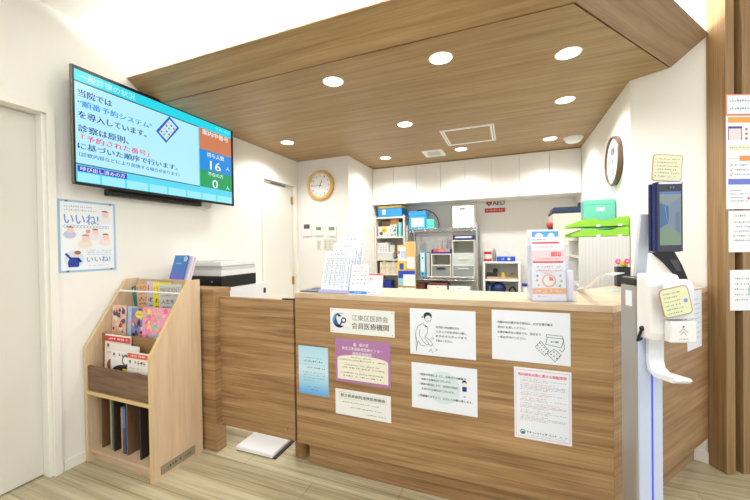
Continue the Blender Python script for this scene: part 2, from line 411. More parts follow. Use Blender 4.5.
b = MB(); b.prism([(-1.07, 1.595), (.34, 1.595), (.98, 2.42), (.74, 2.53), (.225, 1.87), (-1.07, 1.87)], .149, .17, M['front']); b.build('underside', t)
b = MB(); b.box(-1.07, .20, 1.87, 1.884, .17, ZTOP - .029, M['cab']); b.build('back_panel', t)
b = MB(); b.cyl((-1.150, 1.70, 0), (-1.150, 1.70, .145), .045, M['ochre'], 24)
tag(b.build('hinge_post'), 'short round wooden post under the gate beside the counter kick board', 'post')

# swing gate
t = thing('swing_gate', 'wood-grain swing gate panel between low partition and counter', 'gate', (-1.41, 1.59, .146))
b = MB(); b.box(-1.694, -1.116, 1.575, 1.602, .146, .929, M['front']); b.build('gate_panel', t, .0015)
b = MB(); b.cyl((-1.173, 1.5745, .205), (-1.173, 1.571, .205), .009, M['brass'], 16); b.build('lock', t, label='small brass lock')
b = MB(); b.box(-1.19, -1.118, 1.578, 1.599, .9295, .937, M['black']); b.cyl((-1.112, 1.60, .90), (-1.112, 1.60, .965), .007, M['chrome'], 12)
b.build('hinge', t, label='black hinge plate')
# low partition left of the gate
t = thing('low_partition', 'low wood-grain partition between magazine rack and gate', 'partition', (-1.98, 1.6, 0))
b = MB(); b.box(-2.305, -1.648, 1.53, 1.545, .178, .952, M['front']); b.box(-1.663, -1.648, 1.5455, 1.66, .178, .952, M['front']); b.build('panel', t)
b = MB(); b.box(-2.305, -1.646, 1.528, 1.665, .953, .978, M['front']); b.build('cap', t, .0015)
b = MB(); b.box(-2.305, -1.64, 1.53, 1.60, 0, .1775, M['front']); b.build('base_block', t, .001)

# ================================================================== NOTICES ON THE COUNTER
def sheet(name, x0, x1, z0, z1, base, th=.0015, y=YF, bevel=0):
    b = MB(); b.box(x0, x1, y - th - .0005, y - .0005, z0, z1, base)
    b.page((x0, y - th - .0005, z0), (1, 0, 0), (0, 0, 1)); b.W = x1 - x0; b.H = z1 - z0
    return b
ink, gink = M['ink'], M['grey_ink']
# association sign
b = sheet('', -.878, -.524, .775, .903, paint((240, 240, 236), .3), .004)
for x in (.012, b.W - .012):
    for y in (.010, b.H - .010): b.disc(x, y, .0028, M['grey_ink'], seg=10)
blue = paint((30, 90, 170), .4); cyan = paint((90, 170, 225), .4)
b.text('江東区医師会', .125, .322, .070, .099, paint((120, 120, 112), .5), .003)
b.text('会員医療機関', .125, .325, .028, .060, paint((80, 80, 74), .5), .018)
def crescent(b, cx, cy, r, a0, a1, w, m, n=18):
    for i in range(n):
        p = a0 + (a1 - a0) * i / n; q = a0 + (a1 - a0) * (i + 1) / n
        wp = w * math.sin(PI * i / n) + .0006; wq = w * math.sin(PI * (i + 1) / n) + .0006
        b.poly([(cx + (r - wp) * math.cos(p), cy + (r - wp) * math.sin(p)), (cx + r * math.cos(p), cy + r * math.sin(p)), (cx + r * math.cos(q), cy + r * math.sin(q)), (cx + (r - wq) * math.cos(q), cy + (r - wq) * math.sin(q))][::-1], m)
crescent(b, .052, .066, .038, PI * .50, PI * 1.75, .026, blue); b.layer()
crescent(b, .050, .070, .034, PI * .62, PI * 1.2, .012, cyan); crescent(b, .056, .058, .030, PI * 1.15, PI * 1.75, .016, paint((16, 26, 60), .5)); crescent(b, .046, .072, .026, PI * .2, PI * .62, .012, paint((60, 50, 40), .5))
crescent(b, .062, .070, .034, PI * .3, PI * .75, .003, cyan)
b.layer(); b.ring(.079, .068, .015, .007, blue); b.line([(.060, .045), (.066, .056), (.070, .062)], .008, blue); b.rect(.086, .030, .112, .031, cyan)
tag(b.build('association_sign'), 'white plate with blue swirl emblem, topmost at the left of the counter front', 'sign', 'notices on the counter front')
# purple notice
pur = paint((178, 122, 172), .5); crm = paint((238, 234, 216), .6)
b = sheet('', -.852, -.548, .524, .748, pur, .002)
W, H = b.W, b.H; b.poly([(W * .04, H * .06), (W * .96, H * .06), (W * .96, H * .54)] + [(W * (.5 + .46 * math.cos(a * PI / 16)), H * (.54 + .10 * math.sin(a * PI / 16))) for a in range(1, 16)] + [(W * .04, H * .54)], crm); b.layer()
wt = paint((244, 238, 244), .5)
b.ring(W * .37, H * .88, .009, .002, wt); b.rect(W * .36, H * .86, W * .38, H * .90, wt)
b.text('順天堂', W * .45, W * .62, H * .845, H * .92, wt, .012); b.text('東京江東高齢者医療センター', W * .13, W * .87, H * .745, H * .82, wt, .012); b.text('連携医療機関', W * .32, W * .67, H * .635, H * .715, wt, .012)
for i, (a, c, y) in enumerate(((.25, .68, .56), (.06, .92, .50), (.17, .80, .385), (.10, .90, .32), (.11, .88, .20), (.15, .84, .13))): b.lines(W * a, W * c, H * y, .0075, ink, seed=i)
for y in (.455, .265): b.lines(W * .45, W * .55, H * y, .003, pur, seed=9)
tag(b.build('certificate_notice'), 'purple bordered notice with cream panel below the emblem plate', 'notice', 'notices on the counter front')
# white notice under it
b = sheet('', -.855, -.549, .352, .483, paint((240, 240, 238), .45), .003)
W, H = b.W, b.H; b.frame(W * .07, H * .66, W * .93, H * .90, .0012, paint((170, 180, 178), .5))
b.text('都立墨東病院連携医療機関', W * .10, W * .90, H * .715, H * .845, ink, .014)
b.lines(W * .13, W * .80, H * .50, .006, ink, seed=2); b.lines(W * .26, W * .83, H * .31, .006, ink, seed=3); b.lines(W * .57, W * .92, H * .13, .006, ink, seed=4)
tag(b.build('hospital_notice'), 'small white notice with framed heading, lowest at the left of the counter front', 'notice', 'notices on the counter front')
# blue notice in a clear sleeve
b = sheet('', -1.08, -.896, .427, .688, paint((150, 205, 236), .35), .0015)
W, H = b.W, b.H
gm = bpy.data.materials.new('blue_gradient_print'); gm.use_nodes = True; nt = gm.node_tree
tc = nt.nodes.new('ShaderNodeTexCoord'); sx = nt.nodes.new('ShaderNodeSeparateXYZ'); cr = nt.nodes.new('ShaderNodeValToRGB')
nt.links.new(tc.outputs['Generated'], sx.inputs[0]); nt.links.new(sx.outputs['Z'], cr.inputs['Fac']); nt.links.new(cr.outputs['Color'], nt.nodes['Principled BSDF'].inputs['Base Color'])
e = cr.color_ramp.elements; e[0].color = rgb((88, 168, 228)); e[0].position = 0; e[1].color = rgb((176, 222, 242)); e[1].position = 1; k = e.new(.5); k.color = rgb((206, 236, 248)); k = e.new(.2); k.color = rgb((150, 206, 240))
nt.nodes['Principled BSDF'].inputs['Roughness'].default_value = .35
b.rect(0, 0, W, H, gm); b.layer(); nb = paint((60, 100, 160), .5)
b.lines(W * .2, W * .8, H * .75, .005, nb, seed=1); b.lines(W * .18, W * .82, H * .67, .011, paint((30, 60, 140), .5), seed=2); b.rect(W * .12, H * .625, W * .9, H * .628, nb)
b.lines(W * .22, W * .9, H * .54, .009, nb, seed=3)
for i in range(4): b.lines(W * .16, W * (.88 if i < 3 else .5), H * (.45 - .055 * i), .005, nb, seed=5 + i)
b.lines(W * .3, W * .75, H * .15, .005, nb, seed=11); b.lines(W * .4, W * .7, H * .09, .008, nb, seed=12)
tag(b.build('blue_notice'), 'light blue notice at the counter end beside the gate', 'notice', 'notices on the counter front')
# poster: person drawing
b = sheet('', -.447, -.144, .706, .924, M['paper'], .001)
W, H = b.W, b.H
def nl(pts, t=.0018, m=ink): b.line([(x * W, (1 - y) * H) for x, y in pts], t, m)
b.disc(.285 * W, .845 * H, .066 * W, ink, ry=.085 * H); b.layer(); b.disc(.292 * W, .79 * H, .048 * W, M['paper'], ry=.070 * H); b.layer()
b.ring(.292 * W, .79 * H, .049 * W, .0016, ink, ry=.072 * H, a0=PI, a1=2 * PI); b.line([(.275 * W, .80 * H), (.285 * W, .80 * H)], .0016, ink); b.line([(.305 * W, .80 * H), (.315 * W, .80 * H)], .0016, ink); b.line([(.288 * W, .755 * H), (.302 * W, .755 * H)], .0014, ink); b.disc(.20 * W, .82 * H, .012 * W, ink)
nl([(.10, .47), (.13, .38), (.19, .33), (.22, .30)]); nl([(.10, .47), (.09, .60), (.12, .75), (.10, .92)]); nl([(.09, .55), (.105, .93)]); nl([(.16, .45), (.15, .58), (.22, .72), (.27, .78), (.30, .75), (.27, .68), (.22, .62)])
nl([(.22, .33), (.24, .38), (.26, .34)]); nl([(.28, .38), (.28, .52), (.24, .60), (.33, .68), (.36, .76), (.33, .80), (.30, .76)]); nl([(.13, .70), (.18, .80), (.24, .80)]); nl([(.34, .62), (.36, .60)]); nl([(.36, .65), (.38, .62)])
nl([(.30, .92), (.33, .86), (.36, .93)]); nl([(.40, .84), (.43, .86), (.40, .90)]); b.disc(.26 * W, .62 * H, .012 * W, ink)
for i, s in enumerate(('お手伝いが必要な方は', 'スタッフがお手伝い致し', 'ますのでスタッフまで', 'お伝えください。')):
    b.text(s, .41 * W, (.76, .87, .87, .66)[i] * W, (.600 - .095 * i) * H, (.650 - .095 * i) * H, ink, .03)
tag(b.build('poster'), 'white notice with a line drawing of a person using hand gel', 'notice', 'notices on the counter front')
# poster: medicine
b = sheet('', -.076, .226, .721, .937, M['paper'], .001)
W, H = b.W, b.H
for i, s in enumerate(('内服中のお薬がある場合は、必ずお薬手帳を', '受付にお渡しください。', 'お薬手帳がない場合でも、受付まで', '一度お声がけください。')):
    b.text(s, .08 * W, (.79, .45, .64, .45)[i] * W, (.735 - .10 * i) * H, (.785 - .10 * i) * H, ink, .03)
nl([(.72, .48), (.70, .62), (.89, .66), (.92, .50)]); nl([(.71, .43), (.90, .44), (.91, .49), (.71, .48), (.71, .43)]); nl([(.91, .47), (.93, .68), (.90, .74), (.86, .70)]); b.text('お薬', .76 * W, .86 * W, .42 * H, .46 * H, ink, .01)
nl([(.57, .68), (.64, .56), (.74, .74), (.68, .84), (.57, .68)]); nl([(.72, .80), (.80, .70), (.89, .80), (.81, .94), (.72, .80)])
for i in range(5):
    for j in range(2): b.disc((.615 + .024 * i + .028 * j - .012) * W, (1 - (.66 + .035 * i - .05 * j)) * H, .008 * W, ink, seg=10)
for i in range(3):
    for j in range(2): b.disc((.765 + .035 * i - .0 * j + .035 * j) * W, (1 - (.80 + .035 * i - .045 * j)) * H, .009 * W, ink, seg=10)
tag(b.build('poster'), 'white notice with a drawing of a medicine bag and pill sheets', 'notice', 'notices on the counter front')
# poster: order of calls
b = sheet('', -.442, -.14, .45, .666, M['paper'], .001)
W, H = b.W, b.H; b.disc(.50 * W, .52 * H, .25 * W, paint((214, 230, 234), .6), seg=40); b.layer()
for i, s in enumerate(('・症状の内容によって、お呼びする順番が', '前後する場合がございます。', '・検査の状況により、次回の予約を', 'お受けする場合がございます。', 'ご理解賜りますよう、よろしくお願い致します。')):
    b.text(s, (.12, .16, .12, .16, .10)[i] * W, (.84, .62, .72, .67, .93)[i] * W, (.735 - .105 * i - (.05 if i == 4 else 0)) * H, (.785 - .105 * i - (.05 if i == 4 else 0)) * H, ink, .03)
b.disc(.815 * W, .69 * H, .034 * W, ink, ry=.045 * H); b.layer(); b.disc(.815 * W, .655 * H, .03 * W, paint((246, 226, 214), .6), ry=.04 * H); b.poly([(.78 * W, .60 * H), (.85 * W, .60 * H), (.845 * W, .50 * H), (.785 * W, .50 * H)][::-1], paint((30, 60, 130), .6)); b.rect(.80 * W, .38 * H, .83 * W, .40 * H, cyan)
tag(b.build('poster'), 'white notice with a pale blue circle and a tiny bowing staff figure', 'notice', 'notices on the counter front')
# poster: red and orange rules
b = sheet('', .012, .228, .394, .697, M['paper'], .001)
W, H = b.W, b.H; pk = paint((236, 120, 160), .5); b.frame(W * .03, H * .03, W * .97, H * .97, .0014, pk)
b.text('院内感染対策に関する取組事項', W * .08, W * .92, H * .885, H * .928, paint((228, 40, 104), .5), .035)
og = paint((236, 130, 60), .5)
yy = .85
for i, n in enumerate((2, 4, 2, 2, 3, 2, 3)):
    b.lines(W * .12, W * (.55 + .3 * ((i * 37) % 10) / 10), H * yy, .0048, og, seed=i); yy -= .022
    for k in range(n): b.lines(W * .11, W * (.93 if k < n - 1 else .6), H * yy, .0034, gink, seed=i * 7 + k); yy -= .0185
    yy -= .02
tl = paint((30, 130, 130), .5)
b.disc(W * .15, H * .095, .0105, tl); b.layer(); crescent(b, W * .15, H * .095, .007, 0, PI * 1.2, .004, M['paper'])
b.lines(W * .23, W * .58, H * .085, .009, gink, seed=40); b.lines(W * .62, W * .92, H * .085, .009, tl, seed=41); b.lines(W * .3, W * .9, H * .055, .003, gink, seed=42)
tag(b.build('poster'), 'tall white notice with thin pink border, red heading and orange subheads', 'notice', 'notices on the counter front')
# sheet on the angled side
b = MB(); o = p0 + ds * .735 + ns * .0007; e_ = p0 + ds * .928 + ns * .0007
b.prism([tuple(o), tuple(e_), tuple(e_ + ns * .001), tuple(o + ns * .001)], .67, .968, M['paper'])
oo = o + ns * .001; b.page((oo.x, oo.y, .67), (ds.x, ds.y, 0), (0, 0, 1))
for i in range(9): b.lines(.02, .17, .25 - .025 * i, .006, gink, seed=i)
tag(b.build('poster'), 'white notice on the angled side of the counter behind the gel dispenser', 'notice')

# ================================================================== TELEVISION
TX = -2.21
TVS = Matrix.Translation((0, 0, 1.59)) @ Matrix.Scale(.982, 4, (0, 0, 1)) @ Matrix.Translation((0, 0, -1.59))
t = thing('television', 'large flat television on the left wall showing a blue waiting-number screen', 'television', (TX - .03, 1.70, 1.59))
b = MB(); b.T = TVS; b.box(TX - .018, TX - .0031, 1.131, 2.286, 1.588, 2.253, M['black']); b.box(TX - .045, TX - .0185, 1.25, 2.17, 1.62, 2.12, M['black']); b.build('back_shell', t, .004)
b = MB(); b.T = TVS; fm = paint((30, 30, 32), .3, .3)
b.box(TX - .003, TX + .002, 1.129, 2.288, 2.236, 2.255, fm); b.box(TX - .003, TX + .002, 1.129, 2.288, 1.586, 1.604, fm); b.box(TX - .003, TX + .002, 1.129, 1.139, 1.604, 2.236, fm); b.box(TX - .003, TX + .002, 2.268, 2.288, 1.604, 2.236, fm)
b.box(TX - .018, TX + .003, 1.1265, 1.1288, 1.586, 2.255, paint((120, 112, 100), .35, .5))
b.build('bezel', t)
b = MB(); b.T = TVS; b.box(TX - .11 + .012, TX - .0455, 1.33, 2.0, 1.555, 1.60, M['black']); b.build('soundbar', t, .006)
b = MB(); b.T = TVS; b.box(XL + .001, TX - .046, 1.50, 1.90, 1.75, 2.05, M['dark']); b.build('wall_bracket', t)
def em(c, k=1.0): return paint(c, .25, emit=k * .92)
b = MB(); b.T = TVS; b.box(TX - .0028, TX - .0004, 1.139, 2.268, 1.604, 2.236, em((176, 234, 250)))
b.page((TX - .0004, 0, 0), (0, 1, 0), (0, 0, 1)); X0, X1 = 1.1395, 2.2675
b.rect(X0, 2.172, X1, 2.2355, em((20, 214, 232))); b.rect(X0, 1.604, X1, 1.708, em((84, 212, 240)))
b.rect(1.945, 2.005, X1, 2.19, em((204, 124, 88))); b.rect(1.945, 1.845, X1, 2.005, em((20, 140, 222))); b.rect(1.945, 1.708, X1, 1.845, em((14, 160, 92)))
b.layer()
kk = em((12, 22, 50)); b.rect(X0, 2.166, 1.945, 2.173, kk); b.rect(X0, 1.703, 1.945, 1.709, kk); b.rect(1.938, 1.709, 1.946, 2.172, em((120, 205, 235)))
b.rect(1.945, 2.172, X1, 2.192, em((20, 214, 232)))
nv = em((8, 22, 135)); 
b.text('一般診察の状況', 1.16, 1.468, 2.183, 2.224, em((190, 245, 250)), .008)
b.text('当院では', 1.157, 1.329, 2.088, 2.130, nv, .03)
b.text('“順番予約システム”', 1.155, 1.575, 2.032, 2.070, em((10, 140, 235)), .04)
b.text('を導入しています。', 1.156, 1.535, 1.966, 2.008, nv, .03)
b.text('診察は原則、', 1.154, 1.42, 1.888, 1.930, nv, .03)
b.text('「予約された番号」', 1.17, 1.55, 1.840, 1.876, em((226, 40, 100)), .03)
b.text('に基づいた順序で行います。', 1.150, 1.755, 1.790, 1.828, nv, .03)
b.text('（診察内容などにより前後する場合があります）', 1.154, 1.77, 1.748, 1.774, em((20, 70, 180)), .02)
b.rect(1.146, 1.664, 1.407, 1.697, em((40, 50, 190)))
for y0_, y1_ in ((1.146, 1.255), (1.266, 1.393), (1.406, 1.538), (1.550, 1.672), (1.684, 1.822), (1.834, 1.954), (1.966, 2.098), (2.112, 2.262)): b.rect(y0_, 1.607, y1_, 1.658, em((150, 232, 250)))
b.layer(); wh = em((240, 250, 255))
b.text('呼び出し済みの方', 1.16, 1.395, 1.668, 1.693, wh, .012)
b.text('案内中番号', 1.975, 2.235, 2.125, 2.168, wh, .014); b.text('待ち人数', 2.016, 2.188, 1.955, 1.995, wh, .008)
b.text('16', 2.044, 2.150, 1.860, 1.930, wh, .02); b.text('人', 2.208, 2.246, 1.885, 1.915, wh, .004)
b.text('不在の方', 2.022, 2.175, 1.805, 1.838, wh, .008); b.text('0', 2.063, 2.118, 1.712, 1.782, wh, .02); b.text('人', 2.204, 2.241, 1.722, 1.752, wh, .004)
b.text('予約', 2.10, 2.17, 2.198, 2.222, em((150, 240, 245)), .004); b.text('状況', 2.19, 2.255, 2.198, 2.222, em((150, 240, 245)), .004)
b.poly([(1.601, 2.030), (1.672, 1.968), (1.776, 2.105), (1.700, 2.165)], em((30, 80, 200))); b.layer()
b.poly([(1.620, 2.030), (1.675, 1.986), (1.757, 2.103), (1.702, 2.145)], em((190, 232, 245))); b.layer()
cs = [(220, 70, 70), (60, 180, 170), (230, 200, 80), (60, 130, 220)]
for i in range(4):
    for j in range(3):
        f = (i + .6) / 4.4; g = (j + .5) / 3
        px = 1.620 + .082 * f + .055 * g; pz = 2.030 + .115 * f - .044 * g
        b.disc(px, pz, .008, em(cs[(i * 2 + j) % 4]), seg=8)
b.build('screen', t)
b = MB(); b.T = TVS; b.tube([(XL + .012, 2.03, 1.60), (XL + .012, 2.04, 1.55), (XL + .012, 2.06, 1.53), (XL + .012, 2.12, 1.565), (XL + .012, 2.14, 1.62)], .004, M['white']); b.build('cable', t)

# wall poster
b = MB(); b.box(XL + .0006, XL + .0016, 1.097, 1.393, 1.099, 1.511, paint((158, 198, 230), .5)); b.page((XL + .0016, 1.097, 1.099), (0, 1, 0), (0, 0, 1)); W, H = .296, .412
b.rect(.012, .012, W - .012, H - .012, paint((244, 246, 250), .5)); b.layer()
lb = paint((110, 160, 215), .5); sk = paint((244, 214, 200), .5); br = paint((150, 100, 80), .5)
b.lines(.03, .17, .37, .010, lb, seed=1); b.lines(.03, .19, .35, .010, lb, seed=2); b.text('いいね!', .03, .20, .275, .335, paint((90, 150, 215), .5), .02)
for i in range(14): b.ring(.035 + i * .0165, .262, .009, .002, lb, seg=10)
def fig(x, y, s, hair, body):
    b.disc(x, y, .022 * s, body, ry=.016 * s); b.layer(.5); b.disc(x + .004, y + .018 * s, .012 * s, sk); b.layer(.5); b.disc(x + .002, y + .028 * s, .012 * s, hair, ry=.006 * s, a0=0, a1=PI)
fig(.235, .31, 1.6, br, paint((240, 240, 244), .5)); fig(.055, .215, 1.4, br, paint((196, 200, 232), .5)); fig(.18, .205, 1.4, br, paint((236, 236, 250), .5)); fig(.13, .16, 1.7, paint((184, 140, 110), .5), paint((240, 230, 220), .5)); fig(.235, .175, 1.5, br, paint((250, 228, 226), .5))
b.disc(.145, .235, .012, paint((238, 150, 150), .5)); b.disc(.075, .075, .048, paint((214, 232, 246), .5)); b.layer()
nvb = paint((30, 60, 160), .5)
b.poly([(.045, .03), (.095, .03), (.10, .07), (.085, .085), (.055, .085), (.042, .06)], nvb); b.line([(.055, .08), (.035, .105)], .012, nvb); b.line([(.09, .08), (.105, .06)], .012, nvb); b.disc(.085, .105, .017, sk); b.layer(); b.disc(.09, .112, .016, br, ry=.011)
for i in range(3): b.lines(.135, .27, .11 - i * .012 + .01, .006, lb, seed=5 + i)
b.text('いいね!', .135, .26, .055, .088, paint((90, 150, 215), .5), .016); b.lines(.14, .25, .03, .006, lb, seed=9)
for x in (.035, .26):
    for y in (.004, H - .012): b.rect(x, y, x + .012, y + .008, paint((60, 100, 110), .4))
tag(b.build('wall_poster'), 'light blue bordered poster on the left wall below the television', 'poster')
# ================================================================== MAGAZINE RACK
RX0, RX1 = -2.294, -1.737
t = thing('magazine_rack', 'maple and walnut magazine rack with sloping sides against the left wall', 'magazine rack', ((RX0 + RX1) / 2, 1.36, 0))
prof = [(1.204, 0), (1.512, 0), (1.512, 1.035), (1.437, 1.035), (1.204, .660)]
edge = [(1.200, 0), (1.204, 0), (1.204, .660), (1.437, 1.035), (1.512, 1.035), (1.512, 1.0365), (1.435, 1.0385), (1.200, .662)]
for x0 in (RX0, RX1 - .019):
    b = MB(); b.prism(prof, x0, x0 + .019, M['maple'], 'x')
    for a, c in (((1.200, 0), (1.200, .662)), ((1.200, .662), (1.435, 1.0385)), ((1.435, 1.0385), (1.512, 1.0385))):
        pa, pc = Vector((0, *a)), Vector((0, *c)); d_ = (pc - pa).normalized(); n_ = Vector((0, d_.z, -d_.y)) * .0035
        b.prism([(pa.y, pa.z), (pc.y, pc.z), (pc.y + n_.y, pc.z + n_.z), (pa.y + n_.y, pa.z + n_.z)], x0, x0 + .019, M['edge'], 'x')
    b.build('side_panel', t)
ix0, ix1 = RX0 + .0192, RX1 - .0192
b = MB(); b.box(ix0, ix1, 1.498, 1.511, .05, 1.033, M['maple_h']); b.build('back_panel', t)
b = MB(); b.box(ix0, ix1, 1.207, 1.220, .418, .556, M['walnut']); b.build('front_panel', t, label='dark walnut front panel')
b = MB(); b.box(ix0, ix1, 1.203, 1.497, .392, .412, M['edge']); b.build('shelf', t)
b = MB(); b.box(ix0, ix1, 1.213, 1.497, .050, .068, M['maple_h']); b.build('bottom_shelf', t)
b = MB(); b.box(ix0, ix1, 1.233, 1.245, .001, .0495, M['maple_h']); b.build('plinth', t)
b = MB(); b.box(ix0, ix1, 1.285, 1.295, .4125, .728, M['ochre']); b.build('tier_board', t, label='brown board behind the front pocket')
b = MB(); b.box(ix0, ix1, 1.366, 1.374, .4125, .87, M['maple_h']); b.build('tier_board', t)
b = MB(); b.box(ix0, ix1, 1.2955, 1.3655, .690, .700, M['maple_h']); b.box(ix0, ix1, 1.3745, 1.4975, .83, .84, M['maple_h']); b.build('pocket_floor', t)
b = MB(); b.cyl((ix0 + .001, 1.392, .968), (ix1 - .001, 1.392, .968), .0055, M['white'], 12); b.ball((ix0 + .012, 1.392, .968), .009, M['white']); b.build('rod', t, label='white rod')
for x, m in ((-2.228, paint((118, 84, 52), .6)), (-2.120, paint((48, 40, 36), .6)), (-2.008, M['walnut_v']), (-1.898, paint((44, 38, 36), .6))):
    b = MB(); b.box(x, x + .009, 1.245, 1.496, .069, .391, m); b.build('divider', t)
b = MB(); b.box(RX1 + .0002, RX1 + .0018, 1.245, 1.455, .020, .066, paint((160, 152, 130), .35, .3)); b.page((RX1 + .0018, 1.245, .020), (0, 1, 0), (0, 0, 1))
b.frame(0, 0, .21, .046, .0015, paint((110, 104, 88), .5)); b.lines(.02, .13, .014, .014, ink, seed=3); b.lines(.145, .195, .014, .014, ink, seed=4); b.build('nameplate', t, label='grey name plate low on the side')

def book(name, x0, x1, y, z0, z1, draw, label, cover, tilt=.12, rot=0.0, th=.005, cat='magazine', group=None, ang=0.0):
    b = MB(); b.T = frame_T(((x0 + x1) / 2, y, z0), ang, tilt) @ Matrix.Rotation(rot, 4, 'Y'); W, H = x1 - x0, z1 - z0
    b.box(-W / 2, W / 2, 0, th, 0, H, paint(cover, .35)); b.page((-W / 2, 0, 0), (1, 0, 0), (0, 0, 1)); draw(b, W, H)
    return tag(b.build(name), label, cat, group)
P_ = lambda *c: paint(c, .4)
def cover_food(bg, head, dish, rim, band):
    def f(b, W, H):
        b.rect(0, H * .86, W, H * .97, head); b.layer(); b.lines(W * .08, W * .9, H * .89, H * .05, P_(250, 240, 235), seed=3)
        b.lines(W * .08, W * .92, H * .72, H * .09, P_(110, 60, 50), seed=5); b.lines(W * .1, W * .7, H * .62, H * .04, head, seed=8)
        b.disc(W * .5, H * .38, W * .46, rim, ry=H * .2); b.layer(); b.disc(W * .5, H * .39, W * .40, dish, ry=H * .17); b.layer()
        for i in range(9): b.disc(W * (.22 + .065 * i), H * (.38 + .06 * math.sin(i * 2.1)), W * .05, band[i % len(band)], seg=8)
    return f
g1 = 'magazines in the front pocket'
book('magazine', -2.225, -2.000, 1.262, .44, .730, cover_food(0, P_(214, 60, 60), P_(190, 70, 40), P_(240, 236, 226), [P_(90, 130, 60), P_(220, 120, 70), P_(190, 50, 40)]), 'cooking magazine with red top strip and green leaves, leftmost in the front pocket', (240, 232, 222), group=g1, tilt=.04)
def mb2(b, W, H):
    cover_food(0, P_(236, 232, 226), P_(60, 50, 46), P_(40, 36, 36), [P_(230, 200, 180), P_(120, 150, 80)])(b, W, H); b.layer(); b.rect(W * .45, H * .42, W * .98, H * .50, P_(240, 226, 40)); b.disc(W * .55, H * .68, W * .13, P_(90, 80, 76)); b.layer(); b.disc(W * .55, H * .68, W * .09, P_(245, 242, 236))
book('magazine', -2.145, -1.905, 1.246, .42, .685, mb2, 'white cooking magazine with a dark pot and yellow label, middle of the front pocket', (244, 240, 236), group=g1, tilt=.04)
book('magazine', -1.975, -1.800, 1.230, .42, .660, cover_food(0, P_(226, 96, 70), P_(222, 150, 60), P_(246, 240, 230), [P_(236, 190, 90), P_(250, 226, 160), P_(210, 120, 50)]), 'magazine with pancakes and orange strip, rightmost in the front pocket', (242, 238, 234), group=g1, tilt=.04)
def blobs(cs, n=26, seed=1, r0=.05, r1=.16, top=None):
    def f(b, W, H):
        r = random.Random(seed)
        for i in range(n):
            b.disc(W * r.uniform(.12, .88), H * r.uniform(.08, .92), W * r.uniform(r0, r1) * .8, cs[i % len(cs)], seg=9); b.layer(.2)
        if top: b.layer(); b.lines(W * .06, W * .94, H * .76, H * .14, top, seed=seed); b.lines(W * .15, W * .8, H * .64, H * .05, top, seed=seed + 3)
    return f
g2 = 'magazines in the middle tier'
book('magazine', -2.268, -2.142, 1.333, .7015, .888, blobs([P_(240, 236, 230), P_(200, 60, 50), P_(60, 70, 150), P_(236, 180, 130), P_(120, 80, 60)], 30, 3, top=P_(70, 60, 140)), 'red, white and blue covered magazine, leftmost in the middle tier', (236, 196, 170), group=g2, tilt=.05)
book('magazine', -2.140, -2.050, 1.341, .7015, .884, blobs([P_(150, 200, 230), P_(220, 220, 236), P_(236, 170, 190), P_(180, 220, 225)], 24, 5, .05, .12), 'pale blue magazine partly hidden in the middle tier', (176, 206, 228), group=g2, tilt=.05)
def mb4(b, W, H):
    blobs([P_(60, 60, 110), P_(110, 100, 160), P_(230, 210, 120), P_(40, 40, 60), P_(150, 150, 200), P_(226, 130, 90)], 30, 7)(b, W, H); b.layer(); b.disc(W * .6, H * .80, W * .3, P_(240, 220, 50), ry=H * .13); b.layer(); b.lines(W * .4, W * .82, H * .76, H * .08, P_(50, 60, 140), seed=2)
book('magazine', -2.085, -1.965, 1.329, .7015, .880, mb4, 'dark magazine with a yellow badge in the middle tier', (130, 130, 190), group=g2, tilt=.05)
book('magazine', -1.975, -1.760, 1.320, .7015, .890, blobs([P_(246, 140, 180), P_(250, 200, 215), P_(240, 110, 160), P_(252, 226, 120), P_(120, 210, 200)], 40, 11, .04, .10, P_(252, 220, 80)), 'pink magazine with yellow title, rightmost in the middle tier', (246, 160, 192), group=g2, tilt=.05)
g3 = 'magazines behind the white rod'
def covt(bg2, inkc, bot, t1, t2=None):
    def f(b, W, H):
        b.rect(0, H * .82, W, H * .98, bg2); b.layer(); b.text(t1, W * .08, W * .92, H * .70, H * .88, inkc, .01)
        if t2: b.text(t2, W * .1, W * .9, H * .30, H * .46, bot, .02)
        b.lines(W * .1, W * .85, H * .56, H * .06, inkc, seed=4); b.lines(W * .1, W * .7, H * .14, H * .07, bot, seed=6)
    return f
book('magazine', -2.245, -2.120, 1.458, .874, 1.002, covt(P_(16, 120, 125), P_(220, 240, 240), P_(10, 70, 80), 'は'), 'teal magazine leaning over, leftmost behind the white rod', (22, 134, 136), group=g3, tilt=.02, rot=-.25)
book('magazine', -2.205, -2.060, 1.452, .856, 1.012, covt(P_(236, 180, 130), P_(150, 110, 80), P_(60, 50, 50), 'LEON', '人生'), 'peach coloured magazine behind the white rod', (232, 186, 146), group=g3, tilt=.02, rot=-.12)
book('magazine', -2.110, -2.000, 1.445, .842, 1.026, covt(P_(214, 210, 222), P_(230, 90, 60), P_(40, 40, 60), '15', 'む'), 'lilac grey magazine with red numerals behind the white rod', (206, 202, 216), group=g3, tilt=.02)
book('magazine', -2.040, -1.890, 1.435, .842, 1.022, covt(P_(244, 230, 60), P_(226, 110, 40), P_(40, 40, 30), '15周年', 'お腹'), 'bright yellow magazine behind the white rod', (242, 228, 40), group=g3, tilt=.02)
book('magazine', -1.965, -1.775, 1.422, .850, 1.015, covt(P_(206, 204, 200), P_(150, 140, 120), P_(30, 30, 34), 'PRESIDENT', '人生を変'), 'grey magazine with heavy black headline, rightmost behind the white rod', (212, 211, 208), group=g3, tilt=.02, rot=-.06)
def inbook(x, w, y0, h, c, lab, m2=None):
    b = MB(); b.box(x, x + w, y0, 1.49, .0685, .0685 + h, paint(c, .4))
    if m2: b.box(x + .0005, x + w - .0005, y0 - .0006, y0, .0685 + h * .55, .0685 + h * .95, m2)
    tag(b.build('picture_book', None, .001), lab, 'book', 'picture books in the lower compartments')
inbook(-2.155, .014, 1.248, .29, (150, 156, 120), 'thin greenish picture book in the lower compartment beside the brown divider')
